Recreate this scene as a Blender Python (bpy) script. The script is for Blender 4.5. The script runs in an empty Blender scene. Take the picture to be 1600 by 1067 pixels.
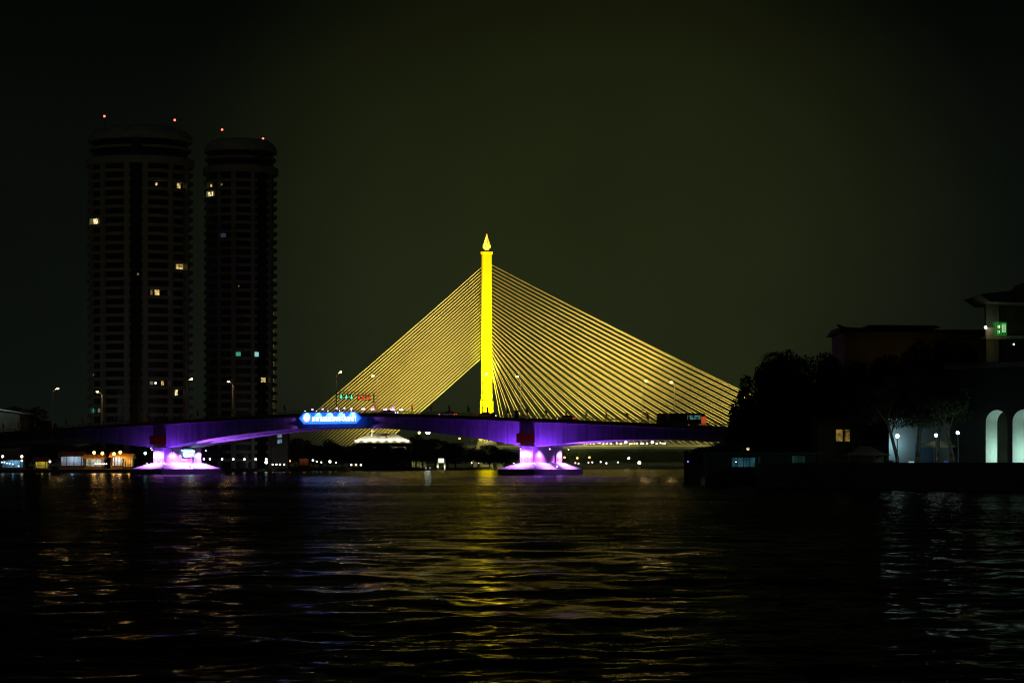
import bpy, math, random
import numpy as np
from mathutils import Vector, Matrix
random.seed(7)
R = math.radians
sc = bpy.context.scene
COL = sc.collection
F = 3400.0            # focal length in pixels of a 1600 px wide picture
CAMZ = 2.5            # eye height above the river, metres
HZ = 726.5            # horizon row

def W(px, py, D):
    """world point seen at picture position (px,py) at distance D"""
    return Vector(((px - 800) / F * D, D, CAMZ + (HZ - py) / F * D))

# ------------------------------------------------------------------ materials
MATS = {}
def mat(name, col, rough=0.7, metal=0.0, var=0.25, scale=0.6, emit=None, es=0.0, spec=0.5):
    if name in MATS: return MATS[name]
    m = bpy.data.materials.new(name); m.use_nodes = True
    nt = m.node_tree; b = nt.nodes['Principled BSDF']
    b.inputs['Roughness'].default_value = rough
    b.inputs['Metallic'].default_value = metal
    b.inputs['Specular IOR Level'].default_value = spec
    tc = nt.nodes.new('ShaderNodeTexCoord')
    nz = nt.nodes.new('ShaderNodeTexNoise'); nz.inputs['Scale'].default_value = scale
    nz.inputs['Detail'].default_value = 5
    nt.links.new(tc.outputs['Object'], nz.inputs['Vector'])
    rp = nt.nodes.new('ShaderNodeValToRGB')
    rp.color_ramp.elements[0].position = 0.3; rp.color_ramp.elements[1].position = 0.7
    lo = [c * (1 - var) for c in col]; hi = [min(1, c * (1 + var)) for c in col]
    rp.color_ramp.elements[0].color = (*lo, 1); rp.color_ramp.elements[1].color = (*hi, 1)
    nt.links.new(nz.outputs['Fac'], rp.inputs['Fac'])
    nt.links.new(rp.outputs['Color'], b.inputs['Base Color'])
    if emit:
        b.inputs['Emission Color'].default_value = (*emit, 1)
        b.inputs['Emission Strength'].default_value = es
    MATS[name] = m
    return m

def emitmat(name, col, s):
    return mat(name, (0.3, 0.3, 0.3), 0.5, emit=col, es=s)

def winmat(name, c0, c1, s, scale=0.8):
    """a lit room behind glass: uneven light over the pane"""
    if name in MATS: return MATS[name]
    m = mat(name, (0.1, 0.1, 0.1), 0.3, emit=c0, es=s)
    nt = m.node_tree; b = nt.nodes['Principled BSDF']
    tc = nt.nodes.new('ShaderNodeTexCoord')
    nz = nt.nodes.new('ShaderNodeTexNoise'); nz.inputs['Scale'].default_value = scale; nz.inputs['Detail'].default_value = 3
    nt.links.new(tc.outputs['Object'], nz.inputs['Vector'])
    rp = nt.nodes.new('ShaderNodeValToRGB')
    rp.color_ramp.elements[0].position = 0.36; rp.color_ramp.elements[1].position = 0.64
    rp.color_ramp.elements[0].color = (*[c * .12 for c in c1], 1); rp.color_ramp.elements[1].color = (*c0, 1)
    nt.links.new(nz.outputs['Fac'], rp.inputs['Fac'])
    nt.links.new(rp.outputs['Color'], b.inputs['Emission Color'])
    return m

CONC = mat('concrete', (0.42, 0.41, 0.39), 0.8, var=0.12, scale=0.25)
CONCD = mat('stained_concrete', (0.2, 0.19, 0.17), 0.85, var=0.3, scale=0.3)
TOW = mat('tower_render', (0.52, 0.52, 0.46), 0.9, var=0.1, scale=0.2, spec=0.1)
PALE = mat('pale_render', (0.6, 0.58, 0.52), 0.8, var=0.1, scale=0.2)
WHITE = mat('white_paint', (0.75, 0.75, 0.72), 0.6, var=0.06, scale=0.5)
DARKGLASS = mat('dark_glazing', (0.02, 0.022, 0.025), 0.25, var=0.3)
DARK = mat('dark_metal', (0.03, 0.03, 0.03), 0.5)
GREY = mat('galvanised_steel', (0.35, 0.35, 0.34), 0.45, metal=0.6, var=0.1)
YEL = mat('yellow_pylon_paint', (0.72, 0.57, 0.006), 0.75, var=0.05, scale=0.1, spec=0.1)
CABLE = mat('cable_sheath', (0.78, 0.63, 0.25), 0.5, var=0.1, scale=0.05)
RAILB = mat('parapet_paint', (0.22, 0.13, 0.08), 0.7, var=0.3, scale=1.0)
FOL = mat('foliage', (0.045, 0.06, 0.025), 0.8, var=0.5, scale=0.5, spec=0.2)
FOL2 = mat('foliage_dark', (0.035, 0.05, 0.028), 0.8, var=0.5, scale=0.5, spec=0.2)
BARK = mat('bark', (0.13, 0.1, 0.075), 0.9, var=0.4, scale=1.5)
SOIL = mat('bank_ground', (0.09, 0.085, 0.07), 0.9, var=0.4, scale=0.1)
WOOD = mat('dark_timber', (0.1, 0.065, 0.04), 0.8, var=0.4, scale=1.2)
TILE = mat('roof_tiles', (0.16, 0.07, 0.04), 0.8, var=0.3, scale=1.0)
TENT = mat('tent_cloth', (0.65, 0.62, 0.45), 0.8, var=0.06)
PINK = mat('magenta_paint', (0.65, 0.06, 0.32), 0.6, var=0.1)
LILAC = mat('lilac_paint', (0.45, 0.4, 0.6), 0.6, var=0.1)
REDPAN = mat('red_panel_paint', (0.10, 0.014, 0.003), 1.0, var=0.15, spec=0.0)

# ------------------------------------------------------------------ mesh builder
class MB:
    def __init__(s): s.v = []; s.f = []
    def add(s, vs, fs):
        o = len(s.v); s.v += [tuple(p) for p in vs]; s.f += [tuple(i + o for i in q) for q in fs]; return s
    def box(s, x0, x1, y0, y1, z0, z1):
        return s.add([(x0,y0,z0),(x1,y0,z0),(x1,y1,z0),(x0,y1,z0),(x0,y0,z1),(x1,y0,z1),(x1,y1,z1),(x0,y1,z1)],
              [(0,3,2,1),(4,5,6,7),(0,1,5,4),(1,2,6,5),(2,3,7,6),(3,0,4,7)])
    def frustum(s, a, b):   # a,b = (x0,x1,y0,y1,z)
        return s.add([(a[0],a[2],a[4]),(a[1],a[2],a[4]),(a[1],a[3],a[4]),(a[0],a[3],a[4]),
               (b[0],b[2],b[4]),(b[1],b[2],b[4]),(b[1],b[3],b[4]),(b[0],b[3],b[4])],
              [(0,3,2,1),(4,5,6,7),(0,1,5,4),(1,2,6,5),(2,3,7,6),(3,0,4,7)])
    def tube(s, p0, p1, r0, r1=None, n=8):
        r1 = r0 if r1 is None else r1
        p0 = Vector(p0); p1 = Vector(p1); d = (p1 - p0).normalized()
        a = d.orthogonal().normalized(); b = d.cross(a)
        vs = []
        for p, r in ((p0, r0), (p1, r1)):
            for k in range(n):
                t = 2*math.pi*k/n
                vs.append(p + a*(r*math.cos(t)) + b*(r*math.sin(t)))
        fs = [(k, (k+1)%n, n+(k+1)%n, n+k) for k in range(n)]
        fs += [tuple(range(n-1,-1,-1)), tuple(range(n, 2*n))]
        return s.add(vs, fs)
    def lathe(s, prof, c=(0,0,0), n=16):  # prof [(r,z)]
        vs = []; fs = []
        for r, z in prof:
            for k in range(n):
                t = 2*math.pi*k/n; vs.append((c[0]+r*math.cos(t), c[1]+r*math.sin(t), c[2]+z))
        m = len(prof)
        for j in range(m-1):
            for k in range(n):
                fs.append((j*n+k, j*n+(k+1)%n, (j+1)*n+(k+1)%n, (j+1)*n+k))
        fs.append(tuple(range(n-1,-1,-1))); fs.append(tuple((m-1)*n+k for k in range(n)))
        return s.add(vs, fs)
    def ball(s, c, r, n=10, sq=1.0):
        m = max(4, n//2+1)
        prof = [(max(0.02*r, r*math.sin(math.pi*j/m)), -sq*r*math.cos(math.pi*j/m)) for j in range(m+1)]
        return s.lathe(prof, c, n)
    def prism(s, pts, axis, a0, a1):
        """extrude a polygon; axis 'y': pts are (x,z); 'x': pts are (y,z); 'z': pts are (x,y)"""
        def mk(p, a):
            return {'y': (p[0], a, p[1]), 'x': (a, p[0], p[1]), 'z': (p[0], p[1], a)}[axis]
        n = len(pts)
        return s.add([mk(p, a0) for p in pts] + [mk(p, a1) for p in pts],
              [tuple(range(n-1,-1,-1)), tuple(range(n,2*n))] + [(k,(k+1)%n,n+(k+1)%n,n+k) for k in range(n)])
    def loft(s, secs):
        n = len(secs[0]); vs = [p for q in secs for p in q]; fs = []
        for j in range(len(secs)-1):
            for k in range(n):
                fs.append((j*n+k, j*n+(k+1)%n, (j+1)*n+(k+1)%n, (j+1)*n+k))
        fs.append(tuple(range(n-1,-1,-1))); fs.append(tuple((len(secs)-1)*n+k for k in range(n)))
        return s.add(vs, fs)
    def mesh(s, name, m, smooth=False):
        me = bpy.data.meshes.new(name); me.from_pydata(s.v, [], s.f); me.materials.append(m)
        if smooth:
            me.polygons.foreach_set('use_smooth', [True]*len(me.polygons))
        me.validate(); me.update(); return me
    def build(s, name, m, parent=None, loc=None, rz=0, smooth=False):
        import bmesh
        me = s.mesh(name, m, smooth)
        bm = bmesh.new(); bm.from_mesh(me); bmesh.ops.recalc_face_normals(bm, faces=bm.faces); bm.to_mesh(me); bm.free()
        return link(name, me, parent, loc, rz)

def link(name, data, parent=None, loc=None, rz=0):
    o = bpy.data.objects.new(name, data); COL.objects.link(o)
    if parent: o.parent = parent
    if loc is not None: o.location = loc
    if rz: o.rotation_euler = (0,0,rz)
    return o
def tag(o, label, cat, group=None):
    o['label'] = label; o['category'] = cat
    if group: o['group'] = group
    return o
def thing(name, label, cat, loc=(0,0,0), rz=0, group=None):
    return tag(link(name, None, None, loc, rz), label, cat, group)
def structure(o): o['kind'] = 'structure'; return o
def dup(o, loc=None, parent=None, label=None, rz=None, scale=None):
    c = o.copy(); COL.objects.link(c)
    if parent: c.parent = parent
    if loc is not None: c.location = loc
    if rz is not None: c.rotation_euler = (0,0,rz)
    if scale is not None: c.scale = scale
    if label: c['label'] = label
    for ch in list(o.children): dup(ch, parent=c)
    return c
def light(kind, loc, power, col, target=None, size=60, blend=0.6, radius=0.2, parent=None, name='lamp_light'):
    l = bpy.data.lights.new(name, kind); l.energy = power; l.color = col; l.shadow_soft_size = radius
    if kind == 'SPOT': l.spot_size = R(size); l.spot_blend = blend
    o = bpy.data.objects.new(name, l); COL.objects.link(o); o.location = loc
    if target is not None:
        o.rotation_euler = (Vector(target) - Vector(loc)).to_track_quat('-Z','Y').to_euler()
    if parent: o.parent = parent
    return o

# ------------------------------------------------------------------ camera, sky, light
cam = bpy.data.cameras.new('camera'); co = bpy.data.objects.new('camera', cam); COL.objects.link(co)
co.location = (0, 0, CAMZ); co.rotation_euler = (R(90), 0, 0)
cam.sensor_width = 36; cam.lens = F/1600*36
cam.shift_y = (HZ - 533.5)/1600
cam.clip_start = 0.5; cam.clip_end = 20000
sc.camera = co

w = bpy.data.worlds.new('World'); sc.world = w; w.use_nodes = True
nt = w.node_tree; bg = nt.nodes['Background']
sky = nt.nodes.new('ShaderNodeTexSky'); sky.sky_type = 'NISHITA'; sky.sun_disc = False
sky.sun_elevation = R(-4); sky.sun_rotation = R(200)
tc = nt.nodes.new('ShaderNodeTexCoord'); sep = nt.nodes.new('ShaderNodeSeparateXYZ')
nt.links.new(tc.outputs['Generated'], sep.inputs[0])
rp = nt.nodes.new('ShaderNodeValToRGB')
els = rp.color_ramp.elements
els[0].position = 0.0; els[0].color = (0.0066, 0.0088, 0.0070, 1)
els[1].position = 1.0; els[1].color = (0.0006, 0.0009, 0.0008, 1)
for p, c in ((0.05, (0.0060, 0.0080, 0.0064)), (0.10, (0.0044, 0.0060, 0.0045)), (0.2, (0.0012, 0.0018, 0.0014))):
    e = els.new(p); e.color = (*c, 1)
nt.links.new(sep.outputs['Z'], rp.inputs['Fac'])
nz = nt.nodes.new('ShaderNodeTexNoise'); nz.inputs['Scale'].default_value = 5; nz.inputs['Detail'].default_value = 4
nt.links.new(tc.outputs['Generated'], nz.inputs['Vector'])
mr = nt.nodes.new('ShaderNodeMapRange'); mr.inputs['From Min'].default_value = .3; mr.inputs['From Max'].default_value = .7; mr.inputs['To Min'].default_value = 0.72; mr.inputs['To Max'].default_value = 1.28
nt.links.new(nz.outputs['Fac'], mr.inputs['Value'])
mul = nt.nodes.new('ShaderNodeVectorMath'); mul.operation = 'SCALE'
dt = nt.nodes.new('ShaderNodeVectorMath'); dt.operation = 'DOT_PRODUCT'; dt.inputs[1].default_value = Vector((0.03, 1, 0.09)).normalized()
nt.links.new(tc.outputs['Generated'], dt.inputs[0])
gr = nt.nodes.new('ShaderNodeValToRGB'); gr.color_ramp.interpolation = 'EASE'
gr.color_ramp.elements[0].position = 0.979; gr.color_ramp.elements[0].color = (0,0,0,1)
gr.color_ramp.elements[1].position = 1.0; gr.color_ramp.elements[1].color = (0.0090, 0.0106, 0.0018, 1)  # yellow-green halo round the pylon painted into the sky colour
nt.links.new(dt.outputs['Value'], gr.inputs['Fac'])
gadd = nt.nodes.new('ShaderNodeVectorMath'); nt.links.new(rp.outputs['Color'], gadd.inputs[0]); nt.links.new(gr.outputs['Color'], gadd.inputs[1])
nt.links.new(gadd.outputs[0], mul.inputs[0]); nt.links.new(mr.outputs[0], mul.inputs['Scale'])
sk = nt.nodes.new('ShaderNodeVectorMath'); sk.operation = 'SCALE'; sk.inputs['Scale'].default_value = 0.001
nt.links.new(sky.outputs[0], sk.inputs[0])
addn = nt.nodes.new('ShaderNodeVectorMath'); addn.operation = 'ADD'
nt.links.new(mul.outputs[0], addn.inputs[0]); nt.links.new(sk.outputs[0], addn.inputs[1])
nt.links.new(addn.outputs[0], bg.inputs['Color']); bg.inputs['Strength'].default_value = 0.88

city_glow = bpy.data.lights.new('city_glow', 'SUN'); city_glow.energy = 0.0075; city_glow.angle = R(5); city_glow.color = (0.85, 1.0, 0.85)  # weak sun lamp added as city glow to lift the tower fronts
mo = bpy.data.objects.new('city_glow', city_glow); COL.objects.link(mo); mo.rotation_euler = (R(50), 0, R(-20))

# ------------------------------------------------------------------ river
def river():
    BACK = 40.0           # the sheet fans out from a point behind the boat
    rs = [12.0]
    while rs[-1] < 420: rs.append(rs[-1] + max(0.11, rs[-1]**2 / 8500 * 1.0))
    rs += [430 + 60*k for k in range(1, 80)]
    rs = np.array(rs) + BACK
    a = np.radians(np.linspace(-36, 36, 1150))
    rr, aa = np.meshgrid(rs, a, indexing='ij')
    x = rr*np.sin(aa); y = rr*np.cos(aa) - BACK; z = np.zeros_like(x); rr = rr - BACK
    rng = np.random.RandomState(3)
    for k in range(84):
        lam = 0.42*(6.5/0.42)**rng.rand(); th = rng.normal(0.2, 1.15)
        kx, ky = 2*np.pi/lam*np.sin(th), 2*np.pi/lam*np.cos(th)
        amp = 0.0034*lam**0.9
        ph = kx*x + ky*y + rng.rand()*6.28
        # each wave train comes in groups and dies out where the mesh can no longer hold it
        grp = 0.5 + 0.5*np.sin(x*rng.normal(0, .30) + y*rng.normal(0, .30) + rng.rand()*6.28)
        fade = np.clip(1.4 - (rr**2/8500)/(lam*0.32), 0, 1)
        s = np.sin(ph)
        z += amp*grp*fade*(s + 0.35*(s*s - .5))
    n, m = x.shape
    me = bpy.data.meshes.new('river')
    co_ = np.stack([x, y, z], -1).reshape(-1, 3).astype(np.float32)
    me.vertices.add(n*m); me.vertices.foreach_set('co', co_.ravel())
    i = (np.arange(n-1)[:, None]*m + np.arange(m-1)[None, :]).ravel()
    q = np.stack([i, i+m, i+m+1, i+1], -1)[:, ::-1]
    me.loops.add(q.size); me.loops.foreach_set('vertex_index', q.ravel().astype(np.int32))
    me.polygons.add(len(q)); me.polygons.foreach_set('loop_start', np.arange(0, q.size, 4, dtype=np.int32))
    me.polygons.foreach_set('use_smooth', np.ones(len(q), dtype=bool))
    me.update(calc_edges=True); me.validate()
    o = link('river', me); structure(o)
    mt = bpy.data.materials.new('river_water'); mt.use_nodes = True; me.materials.append(mt)
    nt = mt.node_tree; nt.nodes.remove(nt.nodes['Principled BSDF']); out = nt.nodes['Material Output']
    gl_ = nt.nodes.new('ShaderNodeBsdfGlossy'); gl_.inputs['Color'].default_value = (.25,.25,.235,1); gl_.inputs['Roughness'].default_value = 0.11
    df = nt.nodes.new('ShaderNodeBsdfDiffuse'); df.inputs['Color'].default_value = (.006,.007,.004,1)
    fr = nt.nodes.new('ShaderNodeFresnel'); fr.inputs['IOR'].default_value = 1.33
    mx = nt.nodes.new('ShaderNodeMixShader'); nt.links.new(fr.outputs[0], mx.inputs[0]); nt.links.new(df.outputs[0], mx.inputs[1]); nt.links.new(gl_.outputs[0], mx.inputs[2]); nt.links.new(mx.outputs[0], out.inputs['Surface'])
    geo = nt.nodes.new('ShaderNodeNewGeometry')
    acc = None
    for sx, sy, amp, det in ((0.06, 0.14, 0.22, 2), (0.6, 1.3, 0.45, 3), (4.0, 7.0, 0.32, 2)):
        mp = nt.nodes.new('ShaderNodeVectorMath'); mp.operation = 'MULTIPLY'; mp.inputs[1].default_value = (sx, sy, 1)
        nt.links.new(geo.outputs['Position'], mp.inputs[0])
        nz = nt.nodes.new('ShaderNodeTexNoise'); nz.inputs['Scale'].default_value = 1; nz.inputs['Detail'].default_value = det
        nt.links.new(mp.outputs[0], nz.inputs['Vector'])
        sb = nt.nodes.new('ShaderNodeVectorMath'); sb.operation = 'SUBTRACT'; sb.inputs[1].default_value = (.5, .5, .5)
        nt.links.new(nz.outputs['Color'], sb.inputs[0])
        ml = nt.nodes.new('ShaderNodeVectorMath'); ml.operation = 'MULTIPLY'; ml.inputs[1].default_value = (amp*1.0, amp*1.3, 0)
        nt.links.new(sb.outputs[0], ml.inputs[0])
        if acc is None: acc = ml
        else:
            ad = nt.nodes.new('ShaderNodeVectorMath'); nt.links.new(acc.outputs[0], ad.inputs[0]); nt.links.new(ml.outputs[0], ad.inputs[1]); acc = ad
    wp = nt.nodes.new('ShaderNodeVectorMath'); wp.operation = 'MULTIPLY'; wp.inputs[1].default_value = (.018, .03, 1); nt.links.new(geo.outputs['Position'], wp.inputs[0])
    wn = nt.nodes.new('ShaderNodeTexNoise'); wn.inputs['Scale'].default_value = 1; wn.inputs['Detail'].default_value = 3; nt.links.new(wp.outputs[0], wn.inputs['Vector'])
    wr = nt.nodes.new('ShaderNodeMapRange'); wr.inputs['From Min'].default_value = .35; wr.inputs['From Max'].default_value = .65; wr.inputs['To Min'].default_value = .45; wr.inputs['To Max'].default_value = 1.6; nt.links.new(wn.outputs['Fac'], wr.inputs['Value'])
    ws = nt.nodes.new('ShaderNodeVectorMath'); ws.operation = 'SCALE'; nt.links.new(acc.outputs[0], ws.inputs[0]); nt.links.new(wr.outputs[0], ws.inputs['Scale']); acc = ws   # wind-ruffled patches
    sp = nt.nodes.new('ShaderNodeSeparateXYZ'); nt.links.new(acc.outputs[0], sp.inputs[0])
    ab = nt.nodes.new('ShaderNodeMath'); ab.operation = 'ABSOLUTE'; nt.links.new(sp.outputs['Y'], ab.inputs[0])
    ng = nt.nodes.new('ShaderNodeMath'); ng.operation = 'MULTIPLY'; ng.inputs[1].default_value = -1.0; nt.links.new(ab.outputs[0], ng.inputs[0])
    ps = nt.nodes.new('ShaderNodeSeparateXYZ'); nt.links.new(geo.outputs['Position'], ps.inputs[0])
    far = nt.nodes.new('ShaderNodeMapRange'); far.inputs['From Min'].default_value = 38; far.inputs['From Max'].default_value = 85; nt.links.new(ps.outputs['Y'], far.inputs['Value'])
    mxy = nt.nodes.new('ShaderNodeMix'); mxy.data_type = 'FLOAT'; nt.links.new(far.outputs[0], mxy.inputs[0]); nt.links.new(sp.outputs['Y'], mxy.inputs[2]); nt.links.new(ng.outputs[0], mxy.inputs[3])
    rp1 = nt.nodes.new('ShaderNodeMapRange'); rp1.inputs['From Min'].default_value = 40; rp1.inputs['From Max'].default_value = 110; rp1.inputs['To Min'].default_value = .6; rp1.inputs['To Max'].default_value = 1.9; nt.links.new(ps.outputs['Y'], rp1.inputs['Value'])
    rp2 = nt.nodes.new('ShaderNodeMapRange'); rp2.inputs['From Min'].default_value = 250; rp2.inputs['From Max'].default_value = 330; rp2.inputs['To Min'].default_value = 0; rp2.inputs['To Max'].default_value = 1.3; nt.links.new(ps.outputs['Y'], rp2.inputs['Value'])
    rip = nt.nodes.new('ShaderNodeMath'); rip.operation = 'SUBTRACT'; nt.links.new(rp1.outputs[0], rip.inputs[0]); nt.links.new(rp2.outputs[0], rip.inputs[1])   # the current ruffles the middle of the reach
    my = nt.nodes.new('ShaderNodeMath'); my.operation = 'MULTIPLY'; nt.links.new(mxy.outputs[0], my.inputs[0]); nt.links.new(rip.outputs[0], my.inputs[1])
    mxx = nt.nodes.new('ShaderNodeMath'); mxx.operation = 'MULTIPLY'; nt.links.new(sp.outputs['X'], mxx.inputs[0]); nt.links.new(rip.outputs[0], mxx.inputs[1])
    cb = nt.nodes.new('ShaderNodeCombineXYZ'); nt.links.new(mxx.outputs[0], cb.inputs['X']); nt.links.new(my.outputs[0], cb.inputs['Y'])
    ad = nt.nodes.new('ShaderNodeVectorMath'); nt.links.new(cb.outputs[0], ad.inputs[0]); nt.links.new(geo.outputs['Normal'], ad.inputs[1])
    nm = nt.nodes.new('ShaderNodeVectorMath'); nm.operation = 'NORMALIZE'; nt.links.new(ad.outputs[0], nm.inputs[0])
    nt.links.new(nm.outputs[0], gl_.inputs['Normal']); nt.links.new(nm.outputs[0], fr.inputs['Normal'])
river()

# ------------------------------------------------------------------ river banks (waterline corners as ground points)
def bank(pts, z, name='riverbank'):
    m = MB(); m.prism(pts, 'z', -3.0, z)
    return structure(m.build(name, SOIL))
def G(px, D): return ((px-800)/F*D, D)
left_bank = bank([(-900, 700), G(-60,690), G(60,688), G(230,694), G(345,760), G(470,870), G(560,980), G(620,1030), G(700,1090), G(742,1250), G(765,1450), G(790,1750), (0, 2300), (-1500, 2300)], 1.2)
right_bank = bank([(330, 150), G(1640,206), G(1390,226), G(1200,262), G(1085,305), G(1095,600), G(1100,1100), G(1085,1500), G(1000,1820), (40, 1900), (10, 2300), (1400, 2300), (1400, 150)], 1.9)

# ------------------------------------------------------------------ trees
def crown_mesh(name, m, n, leaf, lobes, seed, top=0.6):
    """leaf-sized faces spread through several uneven lobes; unit crown: width ~1, height 1"""
    rng = np.random.RandomState(seed)
    lob = []
    for k in range(lobes):
        a = rng.rand()*6.28; r = 0.36*math.sqrt(rng.rand()); h = 0.22 + 0.62*rng.rand()
        r *= (1.15 - 0.75*max(0, h-.4))
        lob.append((r*math.cos(a), r*math.sin(a), h, 0.11 + 0.11*rng.rand()))
    lob.append((0, 0, 0.8, 0.17)); lob.append((0.03, 0, 0.5, 0.24))
    vs = []; fs = []
    for k in range(n):
        l = lob[rng.randint(len(lob))]
        d = rng.normal(size=3); d /= np.linalg.norm(d)
        rad = l[3]*(0.55 + 0.6*rng.rand()**.7)
        c = np.array([l[0], l[1], l[2]]) + d*rad*np.array([1.1, 1.1, 0.85])
        u = rng.normal(size=3); u /= np.linalg.norm(u); v = np.cross(u, d + 0.6*rng.normal(size=3)); v /= max(1e-6, np.linalg.norm(v))
        s = leaf*(0.6 + 0.8*rng.rand())
        o = len(vs)
        vs += [tuple(c - u*s), tuple(c + v*s*.5), tuple(c + u*s), tuple(c - v*s*.5)]
        fs.append((o, o+1, o+2, o+3))
    me = bpy.data.meshes.new(name); me.from_pydata(vs, [], fs); me.materials.append(m); me.update()
    return me, lob
def trunk_mesh(lob, bh):
    m = MB()
    # trunk rises from z=-bh to inside the crown
    pts = [(0,0,-bh), (0.015,0.01,-bh*.5), (0.0,0.0,0.05), (0.02,0,0.35)]
    rr = [0.035, 0.028, 0.024, 0.014]
    for k in range(3): m.tube(pts[k], pts[k+1], rr[k], rr[k+1], 7)
    for l in lob[:7]:
        m.tube((0.0,0,0.02 + .15*random.random()), (l[0]*.9, l[1]*.9, l[2]), 0.012, 0.004, 5)
    return m.mesh('trunk', BARK)
CR = []
for s_, (n_, lf, lb, fm) in enumerate(((9500, 0.021, 18, FOL), (9500, 0.021, 24, FOL2), (9000, 0.022, 14, FOL))):
    me_, lob_ = crown_mesh('crown', fm, n_, lf, lb, 11+s_)
    CR.append((me_, trunk_mesh(lob_, 0.35)))
def tree(px, top, D, wpx, base, label, v=0, group=None, clear=0.25):
    """crown top at row `top`, ground height `base`"""
    x, y, zt = W(px, top, D); h = zt - base; wd = wpx/F*D
    t = thing('tree', label, 'tree', (x, y, base), random.random()*6.28, group)
    ch = h*(1-clear)
    me, tm = CR[v]
    c = link('crown', me, t, (0,0,h-ch*0.98)); c.scale = (wd*1.05, wd*1.05, ch)
    k = link('trunk', tm, t, (0,0,h-ch*0.98)); bh = (h-ch*.98)
    k.scale = (wd*.9, wd*.9, bh/0.35)
    return t
def palm(px, top, D, base, label, lean=0.0, spread=3.2):
    x, y, zt = W(px, top, D); h = zt - base - 0.8
    t = thing('palm_tree', label, 'palm tree', (x, y, base))
    m = MB(); pts = [Vector((lean*(k/6)**2, 0, h*k/6)) for k in range(7)]
    for k in range(6): m.tube(pts[k], pts[k+1], 0.2-.015*k, 0.2-.015*(k+1), 8)
    m.build('trunk', BARK, t, smooth=True)
    m = MB(); rng = random.Random(int(px))
    for k in range(22):
        a = rng.random()*6.28; up = rng.uniform(-.2, 1.0); L = spread*rng.uniform(.8, 1.15)
        p = pts[-1].copy(); d = Vector((math.cos(a), math.sin(a), up)).normalized(); st = L/9
        side = Vector((-math.sin(a), math.cos(a), 0))
        for j in range(9):
            q = p + d*st; d = (d + Vector((0,0,-.17))).normalized(); wl = .75*math.sin(math.pi*(j+1.2)/10.5)
            for s_ in (-1, 1):
                for u in (0, .5):
                    b0 = p.lerp(q, u); b1 = p.lerp(q, u+.3)
                    m.add([b0, b1, b1 + side*s_*wl + d*.3 - Vector((0,0,.35*wl))], [(0,1,2)])
            p = q
    m.build('crown', FOL, t)
    return t

# ------------------------------------------------------------------ cable-stayed bridge (far)
PD = 1500.0
PX = (760.5-800)/F*PD
AZ = R(35)
CB = thing('cable_stayed_bridge', 'golden floodlit cable-stayed bridge with one tall pylon and fanned cables', 'bridge', (PX, PD, 0), -AZ)
def cbw(t, v, z): return Matrix.Rotation(-AZ, 4, 'Z') @ Vector((t, v, z)) + Vector((PX, PD, 0))
def zc(py, D=PD): return CAMZ + (HZ-py)/F*D
zt = zc(397)
def pylon():
    m = MB(); rz = AZ    # the shaft keeps its faces square to the river
    def sec(hw, hd, z):
        c, s = math.cos(rz), math.sin(rz); ch = .7
        q = [(-hw+ch,-hd),(hw-ch,-hd),(hw,-hd+ch),(hw,hd-ch),(hw-ch,hd),(-hw+ch,hd),(-hw,hd-ch),(-hw,-hd+ch)]
        return [(x*c-y*s, x*s+y*c, z) for x, y in q]
    m.loft([sec(4.5, 5.0, 22), sec(4.5, 5.0, zc(652)), sec(4.45, 5.0, zc(626)), sec(3.8, 4.2, zc(625)), sec(3.45, 3.8, zt)])
    m.build('pylon', YEL, CB)
    m = MB(); m.loft([sec(5.0, 5.6, -1.5), sec(4.6, 5.1, 22)]); m.build('pylon_base', CONCD, CB)
    m = MB(); m.loft([sec(4.1, 4.5, zt), sec(4.3, 4.7, zt+.3), sec(4.3, 4.7, zt+1.2), sec(4.0, 4.4, zt+1.3)]); cap = m.build('pylon_cap', YEL, CB)
    m = MB(); m.loft([sec(3.6, 3.9, zt+1.4), sec(3.4, 3.7, zt+2.2)]); m.build('cap_plinth', DARK, cap)
    m = MB()
    for sx in (-1, 1):
        m.loft([sec(1,1,0)]*0 or [[(x + sx*9*math.sin(rz)*0, y + sx*16, z) for x, y, z in sec(2.2, 2.6, 0)], [(x, y + sx*5, z) for x, y, z in sec(2.0, 2.4, 24)]])
    m.build('pylon_leg', CONCD, CB)
    # glass flame finial
    m = MB(); z0 = zt + 2.2
    m.lathe([(1.4,0),(1.5,.8),(1.9,1.4),(2.6,2.0),(2.75,2.9),(2.4,4.2),(1.9,5.8),(1.35,7.4),(.85,9),(.45,10.2),(.12,11.2)], (0,0,z0), 12)
    fin = m.build('finial', winmat('finial_glass', (1.0,.58,.04), (1.0,.42,.01), 3.6, .4), CB, smooth=False)
    m = MB()
    for k in range(8):
        a = k*math.pi/4
        m.add([(2.2*math.cos(a-.3),2.2*math.sin(a-.3),z0+1.4),(2.2*math.cos(a+.3),2.2*math.sin(a+.3),z0+1.4),(3.0*math.cos(a),3.0*math.sin(a),z0+4.2),(2.0*math.cos(a),2.0*math.sin(a),z0+1.5)],[(0,1,2),(1,3,2),(3,0,2),(0,3,1)])
    m.build('petal', winmat('petal_glass', (1,.65,.05), (1,.5,.02), 3.0, .8), fin)
    m = MB(); m.ball((0,0,z0+11.2), .45, 8); m.build('finial_tip', emitmat('finial_tip', (1,.16,.03), 2.5), fin)
pylon()
DZ = 14.9   # deck height
def zd(t): return DZ + 0.9*(1-abs(t-60)/260.0)
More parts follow.
